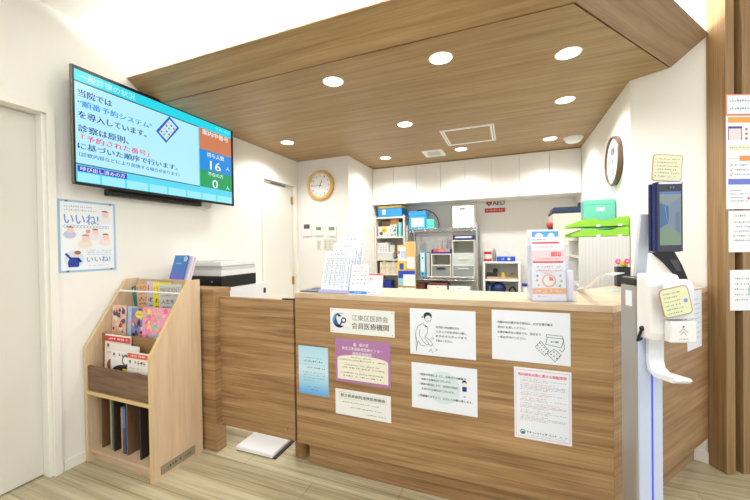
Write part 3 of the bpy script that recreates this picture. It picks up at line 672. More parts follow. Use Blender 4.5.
inbook(-2.062, .009, 1.25, .26, (232, 150, 50), 'thin orange-spined book in the lower compartment beside the blue book')
inbook(-2.050, .026, 1.25, .27, (30, 84, 140), 'blue picture book in the lower compartment before the walnut divider', P_(70, 130, 190))
# pamphlet box on the low partition beside the rack
t = thing('pamphlet_holder', 'small clear holder of blue pamphlets on the low partition behind the rack', 'pamphlet holder', (-2.0, 1.60, .979))
b = MB(); b.T = frame_T((-2.02, 1.56, .9805), -.05, .30); b.box(-.065, .065, 0, .008, 0, .21, P_(70, 120, 200)); b.page((-.065, 0, 0), (1, 0, 0), (0, 0, 1))
b.rect(0, 0, .13, .08, P_(110, 110, 210)); b.rect(0, 0, .13, .04, P_(120, 130, 220)); b.rect(.0, .14, .13, .21, P_(60, 130, 200)); b.layer(); b.rect(0, .034, .10, .048, P_(230, 90, 140)); b.disc(.112, .186, .017, wt); b.layer(); b.ring(.112, .186, .010, .004, P_(30, 80, 180)); b.lines(.03, .08, .15, .01, wt, seed=2)
b.build('pamphlet', t, label='blue pamphlet')
b = MB(); b.T = frame_T((-2.005, 1.575, .9805), -.05, .30); b.box(-.065, .075, 0, .016, 0, .203, P_(222, 214, 226)); b.box(-.065, .082, .018, .024, 0, .20, P_(236, 226, 232)); b.build('stacked_pamphlets', t, label='pale pamphlets behind')
b = MB(); b.box(-2.10, -1.92, 1.55, 1.662, .979, .980, M['clear']); b.box(-2.10, -1.92, 1.545, 1.548, .979, 1.03, M['clear']); b.build('holder', t)

# printer behind the partition
t = thing('printer', 'white and black multifunction printer behind the low partition', 'printer', (-2.07, 2.0, .72))
pw = paint((232, 232, 232), .45); pg = paint((206, 204, 200), .5)
b = MB(); b.box(-2.285, -1.852, 1.79, 2.135, 1.03, 1.07, pw); b.box(-2.283, -1.855, 1.80, 2.13, 1.071, 1.098, pg); b.build('tray_stack', t, .003)
b = MB(); b.box(-2.285, -1.85, 1.785, 2.135, 1.099, 1.128, pw); b.box(-2.2, -1.95, 1.83, 2.09, 1.1285, 1.132, pg); b.build('lid', t, .003)
b = MB(); b.box(-2.285, -1.85, 1.785, 2.132, .948, 1.029, M['black']); b.cyl((-1.93, 1.784, .99), (-1.93, 1.779, .99), .008, M['chrome'], 12); b.build('black_body', t, .003, label='black middle section')
b = MB(); b.box(-2.285, -1.85, 1.83, 2.27, .72, .945, pw); b.box(-1.8495, -1.846, 2.215, 2.24, .86, .90, M['dark']); b.box(-1.96, -1.90, 1.826, 1.8295, .86, .935, M['dark']); b.build('paper_unit', t, .003)
t = thing('printer_table', 'low white table under the printer', 'table', (-2.07, 2.0, 0))
b = MB(); b.box(-2.295, -1.82, 1.83, 2.29, .69, .719, pw); b.build('tabletop', t)
for x in (-2.28, -1.85):
    for y in (1.84, 2.25): b = MB(); b.box(x, x + .025, y, y + .025, 0, .6895, M['chrome']); b.build('leg', t)
# wrapped pad on the floor under the gate
t = thing('floor_pad', 'flat pad in white plastic lying on the floor under the gate', 'pad', (-1.42, 1.66, 0))
b = MB(); b.T = frame_T((-1.42, 1.67, 0), .02); b.box(-.135, .135, -.085, .16, .002, .03, paint((238, 238, 238), .3)); b.build('plastic_cover', t, .010, seg=3)
b = MB(); b.T = frame_T((-1.42, 1.67, 0), .02); b.box(-.13, .152, -.08, .165, .0005, .008, M['dark']); b.build('dark_base', t)
# stool frame glimpsed under the gate
t = thing('stool', 'white stool foot glimpsed under the gate beside the low partition', 'stool', (-1.74, 2.05, 0))
b = MB(); b.cyl((-1.74, 2.05, .03), (-1.74, 2.05, .50), .02, M['chrome']); b.build('column', t)
b = MB()
for k in range(5): a = k * 2 * PI / 5 + .3; b.cyl((-1.74, 2.05, .055), (-1.74 + .2 * math.cos(a), 2.05 + .2 * math.sin(a), .04), .014, M['white'], 10); b.ball((-1.74 + .2 * math.cos(a), 2.05 + .2 * math.sin(a), .0205), .02, M['dark'], seg=10)
b.build('foot', t)
b = MB(); b.lathe([(.0005, .50), (.16, .50), (.165, .52), (.16, .55), (.0005, .56)], (-1.74, 2.05, 0), (0, 0, 1), P_(30, 50, 110)); b.build('seat', t)

# ================================================================== NOOK WALL
def clock(c, ax, R, rim, label, hands, dep, digital=False):
    ax = Vector(ax); t = thing('wall_clock', label, 'clock', c)
    b = MB(); RI = .93 if digital else .80; b.lathe([(R * RI, dep * .55), (R * (RI + .02), dep), (R * .97, dep * .98), (R, dep * .75), (R, .001), (.0005, .001)], c, ax, rim, 48); b.build('clock_rim', t)
    b = MB(); f = paint((244, 245, 246), .3); b.lathe([(.0005, dep * .58), (R * (.945 if digital else .83), dep * .58)], c, ax, f, 48, smooth=False)
    u = Vector((0, 0, 1)).cross(ax).normalized(); b.page(Vector(c) + ax * dep * .6, u, (0, 0, 1))
    for i in range(12):
        a = PI / 2 - i * PI / 6
        if digital: b.line([(R * .70 * math.cos(a), R * .70 * math.sin(a)), (R * .76 * math.cos(a), R * .76 * math.sin(a))], .003, gink)
        else: s = str(i or 12); w_ = .008 * len(s); b.text(s, R * .66 * math.cos(a) - w_, R * .66 * math.cos(a) + w_, R * .66 * math.sin(a) - .010, R * .66 * math.sin(a) + .010, gink, .01)
    if digital:
        b.rect(-.05, .045, .05, .10, paint((150, 156, 150), .4)); b.rect(-.045, -.10, .045, -.05, paint((170, 176, 168), .4)); b.layer()
        b.text('12:45', -.042, .042, .055, .092, paint((40, 46, 44), .4), .01)
    b.build('clock_face', t)
    b = MB(); b.page(Vector(c) + ax * dep * .66, u, (0, 0, 1))
    for a, l, w_ in hands: a = PI / 2 - a * PI / 180; b.line([(-.02 * math.cos(a), -.02 * math.sin(a)), (l * math.cos(a), l * math.sin(a))], w_, M['ink'])
    b.disc(0, 0, .006, M['ink']); b.build('hands', t)
clock((-1.995, 3.40, 1.925), (0, -1, 0), .168, paint((224, 180, 104), .4), 'round wall clock with pale wooden rim on the nook wall', ((22, .075, .007), (270, .105, .004)), .04)
clock((XR, 2.875, 1.80), (-1, 0, 0), .172, paint((104, 84, 68), .4), 'round wall clock with dark brown rim on the right wall', ((25, .07, .007), (270, .11, .004)), .034, True)
def panel(name, x0, x1, z0, z1, lab, cat, scr=None, dep=.018, keys=0):
    t = thing(name, lab, cat, ((x0 + x1) / 2, 3.39, z0))
    b = MB(); b.box(x0, x1, 3.399 - dep, 3.399, z0, z1, paint((236, 236, 232), .4)); W, H = x1 - x0, z1 - z0
    b.page((x0, 3.399 - dep - .0008, z0), (1, 0, 0), (0, 0, 1)); b.eps = 0
    if keys:
        for i in range(keys): b.disc(W * (.25 + .5 * (i % 3) / 2), H * (.3 - .13 * (i // 3)), .004, paint((200, 200, 198), .5), seg=8)
    b.build('body', t)
    if scr:
        b = MB(); b.box(x0 + W * .18, x1 - W * .18, 3.397 - dep, 3.3988 - dep, z0 + H * .55, z0 + H * .88, paint(scr, .3)); b.build('display', t)
panel('intercom', -2.245, -2.125, 1.355, 1.508, 'white intercom panel with dark display under the wooden clock', 'intercom', (84, 88, 84), keys=3)
panel('heating_control', -2.078, -1.978, 1.357, 1.467, 'left one of two white controllers with green display', 'control panel', (120, 146, 116), keys=3)
panel('heating_control', -1.916, -1.804, 1.347, 1.462, 'right one of two white controllers with green display', 'control panel', (120, 146, 116), keys=3)
def switch(x0, x1, z0, z1, n, lab):
    t = thing('light_switch', lab, 'switch', ((x0 + x1) / 2, 3.39, z0)); pl = paint((226, 222, 208), .45)
    b = MB(); b.box(x0, x1, 3.392, 3.399, z0, z1, pl); b.build('plate', t, .001)
    w_ = (x1 - x0) / n
    b = MB()
    for i in range(n):
        for k in (0, 1, 2) if n > 1 else (0, 1): h_ = (z1 - z0) * .8 / (3 if n > 1 else 2); zz = z0 + (z1 - z0) * .1 + k * h_; b.box(x0 + w_ * (i + .28), x0 + w_ * (i + .72), 3.3885, 3.3919, zz + .004, zz + h_ - .004, paint((206, 202, 190), .5))
    b.build('switches', t)
switch(-2.062, -2.010, 1.188, 1.306, 1, 'narrow single light switch plate below the controllers')
switch(-1.972, -1.806, 1.194, 1.316, 3, 'wide triple light switch plate beside the form stand')

# ================================================================== ON THE COUNTER, LEFT
ZT_ = ZTOP + .001
t = thing('form_stand', 'tiered clear stand holding three white printed forms on the left of the counter', 'form stand', (-.87, 1.7, ZT_))
b = MB(); b.box(-.955, -.78, 1.585, 1.86, ZT_, ZT_ + .003, M['clear'])
for y, z in ((1.582, 0), (1.67, .02), (1.755, .05)): b.T = frame_T((-.868, y + .008, ZT_), 0, .33); b.box(-.085, .085, .004, .006, 0, .16 + z, M['clear'])
b.T = Matrix(); b.box(-.955, -.78, 1.579, 1.582, ZT_ + .003, ZT_ + .02, paint((190, 190, 235), .2)); b.build('stand', t)
for i, (y, z, h) in enumerate(((1.586, .003, .232), (1.672, .035, .245), (1.757, .08, .24))):
    b = MB(); b.T = frame_T((-.868, y, ZT_ + z), 0, .33); b.box(-.080, .080, 0, .003, 0, h, M['paper']); b.page((-.08, 0, 0), (1, 0, 0), (0, 0, 1))
    b.lines(.03, .13, h - .025, .012, gink, seed=i)
    for k in range(17):
        x = .012 + k * .0085; r_ = random.Random(k + i * 31); b_ = .02 + r_.uniform(0, .04)
        yy = h - .04
        while yy > b_: b.rect(x, yy - .006, x + .003 + .002 * (k % 3 == 1), yy, paint((160, 160, 168), .7) if k % 4 else gink); yy -= .0095 if r_.random() < .85 else .02
    b.build('form', t)
t = thing('sticker_stand', 'small white card of coloured dots in a clear stand, beside the white forms', 'card stand', (-.723, 1.6, ZT_))
b = MB(); b.T = frame_T((-.723, 1.577, ZT_), .03, .30); b.box(-.048, .048, 0, .003, 0, .157, M['paper']); b.page((-.048, 0, 0), (1, 0, 0), (0, 0, 1)); b.rect(0, .004, .096, .018, P_(40, 140, 225)); b.layer(); b.lines(.03, .07, .008, .006, wt, seed=2)
cs = [P_(230, 90, 70), P_(60, 120, 210), P_(240, 180, 60), P_(80, 170, 110), P_(120, 120, 130), P_(230, 120, 180)]
for i in range(5):
    for j in range(4): b.disc(.016 + .021 * j + .004 * (i % 2), .142 - .021 * i, .0042, cs[(i * 3 + j * 2) % 6] if (i + j) % 3 else P_(200, 200, 206), seg=8)
b.build('card', t)
b = MB(); b.box(-.772, -.674, 1.575, 1.65, ZT_, ZT_ + .002, M['clear']); b.build('base', t)
t = thing('payment_card_stand', 'little white card with red top edge, right of the dotted card', 'card stand', (-.638, 1.62, ZT_))
b = MB(); b.T = frame_T((-.638, 1.597, ZT_), .02, .26); b.box(-.038, .038, 0, .003, 0, .107, M['paper']); b.page((-.038, 0, 0), (1, 0, 0), (0, 0, 1)); rd = P_(228, 80, 80); b.rect(0, .100, .076, .107, rd); b.layer()
b.ring(.014, .080, .007, .003, rd); b.lines(.026, .068, .076, .008, P_(240, 150, 150), seed=3); b.rect(.004, .008, .010, .014, P_(40, 140, 225)); b.lines(.014, .04, .008, .006, P_(90, 160, 225), seed=4); b.build('card', t)
b = MB(); b.box(-.674, -.602, 1.595, 1.64, ZT_, ZT_ + .002, M['clear']); b.build('base', t)
b = MB(); b.box(-1.085, -.965, 1.60, 1.69, ZT_, ZT_ + .006, paint((96, 104, 122), .4)); b.T = frame_T((-1.0, 1.73, ZT_), .3); b.box(-.07, .05, -.04, .05, 0, .012, paint((130, 138, 152), .4))
tag(b.build('clipboard'), 'grey-blue clipboards lying at the left end of the counter', 'clipboard')

# brochure holder in the middle right
t = thing('brochure_holder', 'clear acrylic brochure holder with red and orange clinic leaflets on the counter', 'brochure holder', (.165, 1.64, ZT_))
BT = frame_T((.158, 1.602, ZT_), .20)
cl = paint((226, 228, 246), .06, alpha=.14)
b = MB(); b.T = BT
b.box(-.070, .070, 0, .002, 0, .16, cl); b.box(-.070, .070, .085, .088, 0, .28, cl); b.box(-.072, -.070, 0, .088, 0, .24, cl); b.box(.070, .072, 0, .088, 0, .24, cl); b.box(-.072, .105, 0, .09, -.0005, .002, cl)
b.box(.074, .105, .008, .010, .0, .09, cl); b.box(.103, .105, .01, .088, .0, .17, cl); b.box(.074, .103, .085, .088, 0, .19, cl); b.build('holder', t)
b = MB(); b.T = BT @ Matrix.Translation((0, .078, .004)) @ Matrix.Rotation(-.05, 4, 'X'); b.box(-.067, .067, 0, .003, 0, .305, M['paper']); b.page((-.067, 0, 0), (1, 0, 0), (0, 0, 1)); b.rect(.02, .270, .13, .297, P_(90, 170, 235)); b.layer(); b.disc(.05, .273, .018, M['paper']); b.disc(.10, .276, .014, M['paper']); b.build('leaflet', t, label='blue and white leaflet at the back')
b = MB(); b.T = BT @ Matrix.Translation((0, .008, .004)) @ Matrix.Rotation(-.10, 4, 'X'); b.box(-.066, .066, 0, .004, 0, .272, M['paper']); b.page((-.066, 0, 0), (1, 0, 0), (0, 0, 1))
rd = P_(232, 70, 66); og = P_(246, 170, 60); W = .132
b.rect(.004, .243, .112, .250, rd); b.rect(.0, .168, W, .214, P_(250, 214, 220)); b.rect(.004, .160, .125, .167, rd); b.rect(0, .028, W, .052, og); b.rect(0, .0525, W, .155, P_(236, 242, 250)); b.layer()
b.lines(.004, .06, .258, .006, gink, seed=1); b.lines(.02, .09, .225, .007, P_(240, 150, 150), seed=2); b.rect(.078, .188, .118, .206, P_(238, 110, 110)); b.layer(); b.lines(.084, .115, .193, .008, wt, seed=3); b.lines(.02, .11, .173, .007, rd, seed=4)
b.lines(.02, .112, .138, .009, rd, seed=5); b.lines(.015, .118, .122, .009, rd, seed=6)
b.disc(.066, .084, .028, P_(244, 160, 60)); b.layer(); b.disc(.066, .084, .022, P_(250, 246, 240)); b.layer(); b.poly([(.066, .084), (.066, .104), (.080, .098), (.086, .084)][::-1], P_(232, 90, 80)); b.lines(.040, .092, .113, .008, og, seed=8); b.lines(.01, .12, .034, .011, wt, seed=9); b.lines(.018, .06, .014, .006, rd, seed=10)
for x, y, c in ((.02, .105, P_(80, 110, 160)), (.112, .105, P_(120, 160, 150)), (.018, .085, P_(230, 140, 90)), (.115, .082, P_(226, 130, 60)), (.024, .065, P_(240, 190, 80)), (.108, .062, P_(90, 160, 110))): b.disc(x, y, .005, c, seg=8)
b.build('leaflet', t, label='red headed leaflet with an orange clock dial')
b = MB(); b.T = BT; b.box(.076, .100, .03, .06, .004, .13, P_(236, 236, 244)); b.build('leaflet', t, label='pale folded leaflet in the side pocket')

# ================================================================== GEL DISPENSER STAND, TERMINAL
KA = math.atan2(.324, .946)
K = frame_T((.373, 1.30, 0), KA)
t = thing('dispenser_stand', 'tall silver stand with blue light strip in front of the counter corner', 'stand', (.373, 1.30, 0), KA)
b = MB(); b.T = K; b.box(0, .076, .006, .08, .016, 1.084, M['steel']); b.build('column', t, .006)
b = MB(); b.T = K; b.box(.004, .074, -.001, .0055, .10, .92, paint((198, 208, 232), .3)); b.box(.040, .045, -.0018, -.0011, .10, .92, paint((40, 70, 235), .4, emit=1.0)); b.build('light_strip', t, label='pale front cover with blue light strip')
b = MB(); b.T = K; b.box(-.003, .076, .003, .086, 1.0845, 1.108, M['black']); b.build('top_cap', t, .005, label='black top cap')
b = MB(); b.T = K; b.box(-.10, .17, -.08, .19, 0.0005, .0155, M['steel']); b.build('base_plate', t, .004)
b = MB(); b.T = K; b.box(-.0012, -.0004, .022, .052, 1.015, 1.065, M['paper']); b.build('sticker', t, label='white sticker')
b = MB(); b.T = K; b.add([(.030, .050, 1.1085), (.064, .050, 1.1085), (.064, .062, 1.1085), (.030, .062, 1.1085), (.022, .010, 1.31), (.052, .010, 1.31), (.052, .022, 1.31), (.022, .022, 1.31)], [(3, 2, 1, 0), (4, 5, 6, 7), (0, 1, 5, 4), (1, 2, 6, 5), (2, 3, 7, 6), (3, 0, 4, 7)], paint((214, 220, 232), .35)); b.build('support_arm', t, label='pale slanted arm')
# terminal
t = thing('face_terminal', 'upright dark blue edged touch terminal above the gel dispenser', 'terminal', (.44, 1.28, 1.2), KA)
K0 = K; K = K @ Matrix.Translation((.007, .002, -.007))
b = MB(); b.T = K; b.box(.022, .100, -.018, -.008, 1.200, 1.408, paint((28, 40, 92), .3, .2)); b.build('back_shell', t, .004)
b = MB(); b.T = K; b.box(.024, .101, -.040, -.0185, 1.197, 1.411, paint((30, 44, 104), .25, .3)); b.build('housing', t, .006)
b = MB(); b.T = K; b.box(.027, .099, -.0425, -.0402, 1.199, 1.409, paint((60, 60, 72), .2)); b.T = K; b.page((.028, -.0425, 1.200), (1, 0, 0), (0, 0, 1)); b.eps = .0003
b.rect(.002, .203, .068, .2085, paint((210, 220, 255), .3, emit=1.2)); W = .070
b.rect(.004, .018, W - .004, .180, paint((150, 172, 186), .25, emit=.55)); b.layer()
b.rect(.004, .172, W - .004, .180, paint((110, 150, 220), .25, emit=.6)); b.poly([(.004, .07), (.030, .085), (.030, .135), (.004, .145)], paint((90, 140, 190), .25, emit=.5)); b.poly([(.004, .018), (W - .004, .018), (W - .004, .05), (.030, .08), (.004, .06)], paint((160, 190, 160), .25, emit=.5)); b.poly([(.004, .150), (.030, .138), (W - .004, .165), (W - .004, .172), (.004, .172)], paint((170, 186, 180), .25, emit=.55))
b.poly([(.050, .06), (.062, .055), (.062, .12), (.050, .115)], paint((90, 106, 130), .25, emit=.3)); b.layer(); b.ring(.036, .130, .018, .002, paint((130, 150, 230), .25, emit=.7), a0=0, a1=PI); b.line([(.020, .13), (.024, .10), (.040, .06)], .002, paint((130, 150, 230), .25, emit=.7))
for x in (.028, .036, .044): b.disc(x, .192, .0028, P_(20, 20, 24) if x < .03 else P_(120, 120, 130), seg=12)
b.build('screen', t)
def rounded(x0, x1, z0, z1, r, n=5):
    pts = []
    for cx, cz, a in ((x1 - r, z1 - r, 0), (x0 + r, z1 - r, 90), (x0 + r, z0 + r, 180), (x1 - r, z0 + r, 270)):
        pts += [(cx + r * math.cos(math.radians(a + 90 * i / n)), cz + r * math.sin(math.radians(a + 90 * i / n))) for i in range(n + 1)]
    return pts
b = MB(); b.T = K @ Matrix.Translation((.061, -.030, 1.4125)) @ Matrix.Rotation(.07, 4, 'Y')
b.prism(rounded(-.044, .044, 0, .082, .010), -.001, .001, P_(186, 158, 126), 'y'); b.page((-.044, -.001, 0), (1, 0, 0), (0, 0, 1)); b.poly([(x + .044, z) for x, z in rounded(-.0415, .0415, .0025, .0795, .009)], P_(232, 230, 196)); b.layer()
for i in range(6): b.lines(.008, .072 if i % 2 else .08, .065 - .0105 * i, .0045, gink, seed=i)
tag(b.build('instruction_card'), 'pale yellow instruction card standing on top of the terminal', 'card')
K = K0
# dispenser
t = thing('gel_dispenser', 'white wall-type hand gel dispenser with drip tray fixed to the silver stand', 'dispenser', (.42, 1.24, .8), KA)
dw = paint((238, 236, 234), .35)
b = MB(); b.T = K; pr = [(-.002, .925), (-.060, .925), (-.066, .95), (-.058, 1.09), (-.040, 1.122), (-.002, 1.126)]; b.prism(pr, -.006, .094, dw, 'x'); b.build('body', t, .008, seg=3)
b = MB(); b.T = K; b.prism([(-.0665, .995), (-.086, .995), (-.086, 1.085), (-.076, 1.106), (-.0605, 1.112)], .026, .103, paint((232, 232, 240), .25), 'x'); b.build('cover', t, .006, seg=3)
b = MB(); b.T = K; b.box(.028, .103, -.092, -.067, .928, .991, dw); b.page((.026, -.0922, .928), (1, 0, 0), (0, 0, 1)); b.eps = .0003
b.line([(.026, .032), (.038, .042), (.050, .032)], .0012, gink); b.line([(.030, .024), (.038, .034), (.046, .024)], .0012, gink); b.disc(.038, .048, .003, gink); b.lines(.026, .052, .010, .004, gink, seed=2); b.build('gel_tank', t, .005)
b = MB(); b.T = K @ Matrix.Translation((.046, -.0935, 1.050)) @ Matrix.Rotation(-.22, 4, 'Y')
b.prism(rounded(-.046, .036, -.042, .042, .012), -.001, .001, P_(178, 144, 112), 'y'); b.page((-.046, -.001, -.042), (1, 0, 0), (0, 0, 1)); b.poly([(x + .046, z + .042) for x, z in rounded(-.0435, .0335, -.0395, .0395, .011)], P_(230, 232, 190)); b.layer()
for i in range(6): b.lines(.010, .060 - .006 * (i % 2), .066 - .0115 * i, .0045, gink, seed=i + 20)
b.disc(.068, .040, .006, P_(120, 160, 220)); b.build('label_card', t, label='pale yellow label card')
b = MB(); b.T = K
prof_t = [(-.004, .925), (-.004, .85), (-.010, .825), (-.035, .810), (-.108, .818), (-.117, .828), (-.109, .833), (-.040, .824), (-.022, .832), (-.016, .852), (-.016, .925)]
for i in range(len(prof_t) // 2):
    a, c, d_, e_ = prof_t[i], prof_t[i + 1], prof_t[-2 - i], prof_t[-1 - i]
    b.prism([a, c, d_, e_], .022, .068, paint((232, 236, 240), .3), 'x')
b.build('drip_tray', t)
b = MB(); b.T = K; b.tube([(-.004, -.03, .955), (-.010, -.03, .952), (-.013, -.025, .93), (-.010, -.015, .915), (.005, -.01, .92)], .004, M['black']); b.ball((-.007, -.03, .957), .008, M['black'], seg=10); b.build('cable', t, label='short black cable')
# white strap from the stand to the counter
b = MB(); pts = [(.345, 1.375, 1.113), (.332, 1.46, 1.108), (.325, 1.56, 1.085), (.322, 1.68, 1.05), (.325, 1.80, 1.018), (.332, 1.95, .992), (.345, 2.10, .979)]
st = paint((238, 240, 246), .15, alpha=.75)
for i in range(len(pts) - 1):
    a, c = Vector(pts[i]), Vector(pts[i + 1]); w_ = Vector((.016, .004, .004)); h_ = Vector((0, 0, .0025))
    b.add([a - w_, a + w_, a + w_ + h_, a - w_ + h_, c - w_, c + w_, c + w_ + h_, c - w_ + h_], [(0, 1, 2, 3), (7, 6, 5, 4), (0, 4, 5, 1), (1, 5, 6, 2), (2, 6, 7, 3), (3, 7, 4, 0)], st)
tag(b.build('plastic_strap'), 'translucent white strap running from the silver stand onto the counter', 'strap')
# card reader on the counter
t = thing('card_reader', 'white card reader with curved black front and yellow strip on the counter corner', 'card reader', (.75, 2.28, ZT_))
inn = [(.700, 1.168), (.748, 1.117), (.786, 1.064), (.800, 1.03), (.810, .977)]; out = [(.712, 1.178), (.785, 1.176), (.817, 1.106), (.842, 1.03), (.862, .977)]
b = MB(); b.prism([(.63, ZT_), (.8095, ZT_), (.799, 1.029), (.785, 1.062), (.747, 1.115), (.699, 1.165)], 2.21, 2.33, M['white'], 'y'); b.build('housing', t, .003)
b = MB()
for i in range(4): b.prism([inn[i], inn[i + 1], out[i + 1], out[i]], 2.19, 2.335, M['black'], 'y')
b.prism([(.765, 1.13), (.80, 1.13), (.815, 1.075), (.795, 1.07)], 2.1865, 2.1895, P_(66, 68, 72), 'y')
b.build('reader_front', t, label='curved black front')
b = MB(); b.box(.712, .80, 2.188, 2.30, 1.179, 1.184, P_(236, 206, 40)); b.build('yellow_strip', t)
# pen box with flowers
t = thing('pen_box', 'small black box with yellow and pink paper flowers on the counter', 'box', (.59, 2.30, ZT_))
b = MB(); bx_ = (.56, .622, 2.27, 2.33)
b.box(bx_[0], bx_[1], bx_[2], bx_[2] + .004, ZT_, 1.085, M['black']); b.box(bx_[0], bx_[1], bx_[3] - .004, bx_[3], ZT_, 1.085, M['black']); b.box(bx_[0], bx_[0] + .004, bx_[2] + .004, bx_[3] - .004, ZT_, 1.085, M['black']); b.box(bx_[1] - .004, bx_[1], bx_[2] + .004, bx_[3] - .004, ZT_, 1.085, M['black']); b.box(bx_[0] + .004, bx_[1] - .004, bx_[2] + .004, bx_[3] - .004, ZT_, ZT_ + .004, M['black']); b.build('box', t)
for x, y, z, c in ((.590, 2.30, 1.105, P_(240, 214, 40)), (.608, 2.315, 1.10, P_(244, 220, 60)), (.612, 2.29, 1.118, P_(236, 96, 170)), (.572, 2.30, 1.115, P_(236, 96, 170))):
    b = MB(); b.cyl((x, y, ZT_ + .006), (x, y, z), .0016, P_(110, 150, 70), 6)
    for k in range(6): a = k * PI / 3; b.ball((x + .010 * math.cos(a), y, z + .010 * math.sin(a)), .007, c, seg=8)
    b.ball((x, y - .004, z), .005, P_(250, 236, 150), seg=8); b.build('flower', t)
b = MB(); b.box(.48, .545, 2.045, 2.085, ZT_, ZT_ + .002, P_(150, 208, 240)); tag(b.build('note_slip'), 'small light blue slip lying on the counter beside the silver stand', 'note')

# ================================================================== NOTICES ON THE FINS
def finsheet(a0, z0, z1, w, lab, draw, base=(244, 246, 250)):
    b = MB(); T = Matrix.Translation(FO + FN * .0008) @ Matrix.Rotation(TH, 4, 'Z'); b.T = T
    b.box(a0, a0 + w, -.0012, 0, z0, z1, paint(base, .5)); b.page((a0, -.0012, z0), (1, 0, 0), (0, 0, 1)); draw(b, w, z1 - z0)
    tag(b.build('fin_notice'), lab, 'notice', 'notices taped to the wooden fins')
def d1(b, W, H): b.rect(.006, .006, W - .006, H - .006, M['paper']); b.layer(); b.lines(.02, W - .02, H * .62, .012, gink, seed=1); b.lines(.02, W - .02, H * .25, .012, gink, seed=2)
finsheet(0, 1.871, 1.979, .29, 'orange bordered strip notice at the top of the wooden fins', d1, (240, 130, 90))
def d2(b, W, H):
    b.rect(.010, H - .036, W - .02, H - .007, P_(240, 166, 84)); b.rect(.010, H - .355, W - .02, H - .326, P_(112, 122, 214)); b.rect(.015, H - .180, W - .05, H - .150, P_(236, 236, 214)); b.rect(.070, H - .233, W - .05, H - .207, P_(240, 150, 80))
    b.rect(.010, H - .125, .082, H - .055, P_(236, 222, 224)); b.line([(.012, H - .22), (.070, H - .22)], .002, P_(240, 150, 80)); b.layer(); b.rect(.010, H - .066, .082, H - .055, P_(90, 60, 150)); b.rect(.010, H - .125, .014, H - .066, P_(90, 60, 150)); b.rect(.078, H - .125, .082, H - .066, P_(90, 60, 150))
    for i in range(3): b.disc(.105, H - .07 - .024 * i, .007, P_(190, 120, 90)); b.lines(.12, W - .04, H - .074 - .024 * i, .009, gink, seed=i)
    b.lines(.02, W * .6, H - .17, .009, P_(170, 160, 110), seed=44)
    for i in range(3): b.line([(.018, H - .255 - .024 * i), (.024, H - .261 - .024 * i), (.034, H - .248 - .024 * i)], .003, P_(220, 70, 60)); b.lines(.045, W - .03, H - .26 - .024 * i, .009, gink, seed=i + 5)
    for i in range(4): b.lines(.015, .09 + .02 * (i % 2), .092 - .018 * i, .007, gink, seed=i + 15)
    b.disc(.115, H - .427, .006, P_(220, 40, 50))
finsheet(.001, 1.386, 1.868, .33, 'tall white notice with orange and violet bands on the wooden fins', d2)
def d3(b, W, H):
    b.disc(W * .62, H * .55, .075, P_(206, 224, 236)); b.layer(); b.lines(.025, .09, H * .85, .010, gink, seed=1)
    for i in range(5): b.lines(.025, W - .02, H * (.70 - .11 * i), .009, P_(110, 130, 190) if i in (1, 2) else gink, seed=i + 2)
finsheet(.012, 1.163, 1.378, .30, 'white notice with blue printed lines, third down on the wooden fins', d3)
def d4(b, W, H):
    b.disc(W * .55, H * .5, .07, P_(176, 208, 214)); b.layer()
    for i in range(5): b.lines(.025, W - .02, H * (.76 - .13 * i), .009, P_(110, 130, 170) if i == 3 else gink, seed=i + 8)
finsheet(.018, .860, 1.071, .30, 'white notice with a pale teal circle, lowest on the wooden fins', d4)

# ================================================================== BACK OF THE ROOM
iv = paint((232, 228, 216), .5)
t = thing('open_bookcase', 'narrow ivory open bookcase in the corner under the overhead cabinets', 'bookcase', (-1.44, 4.3, 0))
BX0, BX1, BY0, BY1 = -1.645, -1.235, 4.15, 4.495
for x in (BX0, BX1 - .02): b = MB(); b.box(x, x + .02, BY0, BY1, 0, 1.617, iv); b.build('side_panel', t)
b = MB(); b.box(BX0 + .0205, BX1 - .0205, BY1 - .01, BY1, .02, 1.617, iv); b.build('back_panel', t)
for z in (.30, .60, .865, 1.055, 1.345, 1.6): b = MB(); b.box(BX0 + .0205, BX1 - .0205, BY0 + .002, BY1 - .0105, z - .018, z, iv); b.build('shelf', t)
def boxlid(name, x0, x1, y0, y1, z0, z1, c, cl_, lh, lab, cat, over=.004, group=None, deco=None):
    t = thing(name, lab, cat, ((x0 + x1) / 2, (y0 + y1) / 2, z0), group=group)
    b = MB(); b.box(x0 + over, x1 - over, y0 + over, y1 - over, z0 + .0005, z1 - lh, paint(c, .5))
    if deco: b.page((x0 + over, y0 + over, z0), (1, 0, 0), (0, 0, 1)); deco(b, x1 - x0 - 2 * over, z1 - z0 - lh)
    b.build('body', t, .002)
    b = MB(); b.box(x0, x1, y0, y1, z1 - lh + .0005, z1, paint(cl_, .5)); b.build('lid', t, .003)
    return t
boxlid('storage_box', -1.60, -1.27, 4.16, 4.42, 1.602, 1.745, (50, 150, 216), (244, 210, 120), .03, 'flat blue box with yellow lid on top of the open bookcase', 'box', deco=lambda b, W, H: b.rect(W * .18, H * .3, W * .32, H * .85, wt))
brn = paint((176, 130, 74), .6)
b = MB(); b.box(-1.44, -1.33, 4.20, 4.40, 1.462, 1.572, paint((196, 146, 82), .6)); b.page((-1.44, 4.20, 1.462), (1, 0, 0), (0, 0, 1)); b.lines(.02, .09, .05, .012, P_(120, 80, 50), seed=2); cardb = b
b = MB(); b.box(-1.60, -1.275, 4.22, 4.44, 1.3455, 1.46, M['steel']); b.box(-1.58, -1.45, 4.25, 4.42, 1.4605, 1.55, paint((150, 116, 84), .6)); tag(b.build('file_box'), 'grey and brown boxes at the back of the top bookcase shelf', 'box')
tag(cardb.build('parcel'), 'brown cardboard parcel on the top shelf of the open bookcase', 'parcel')
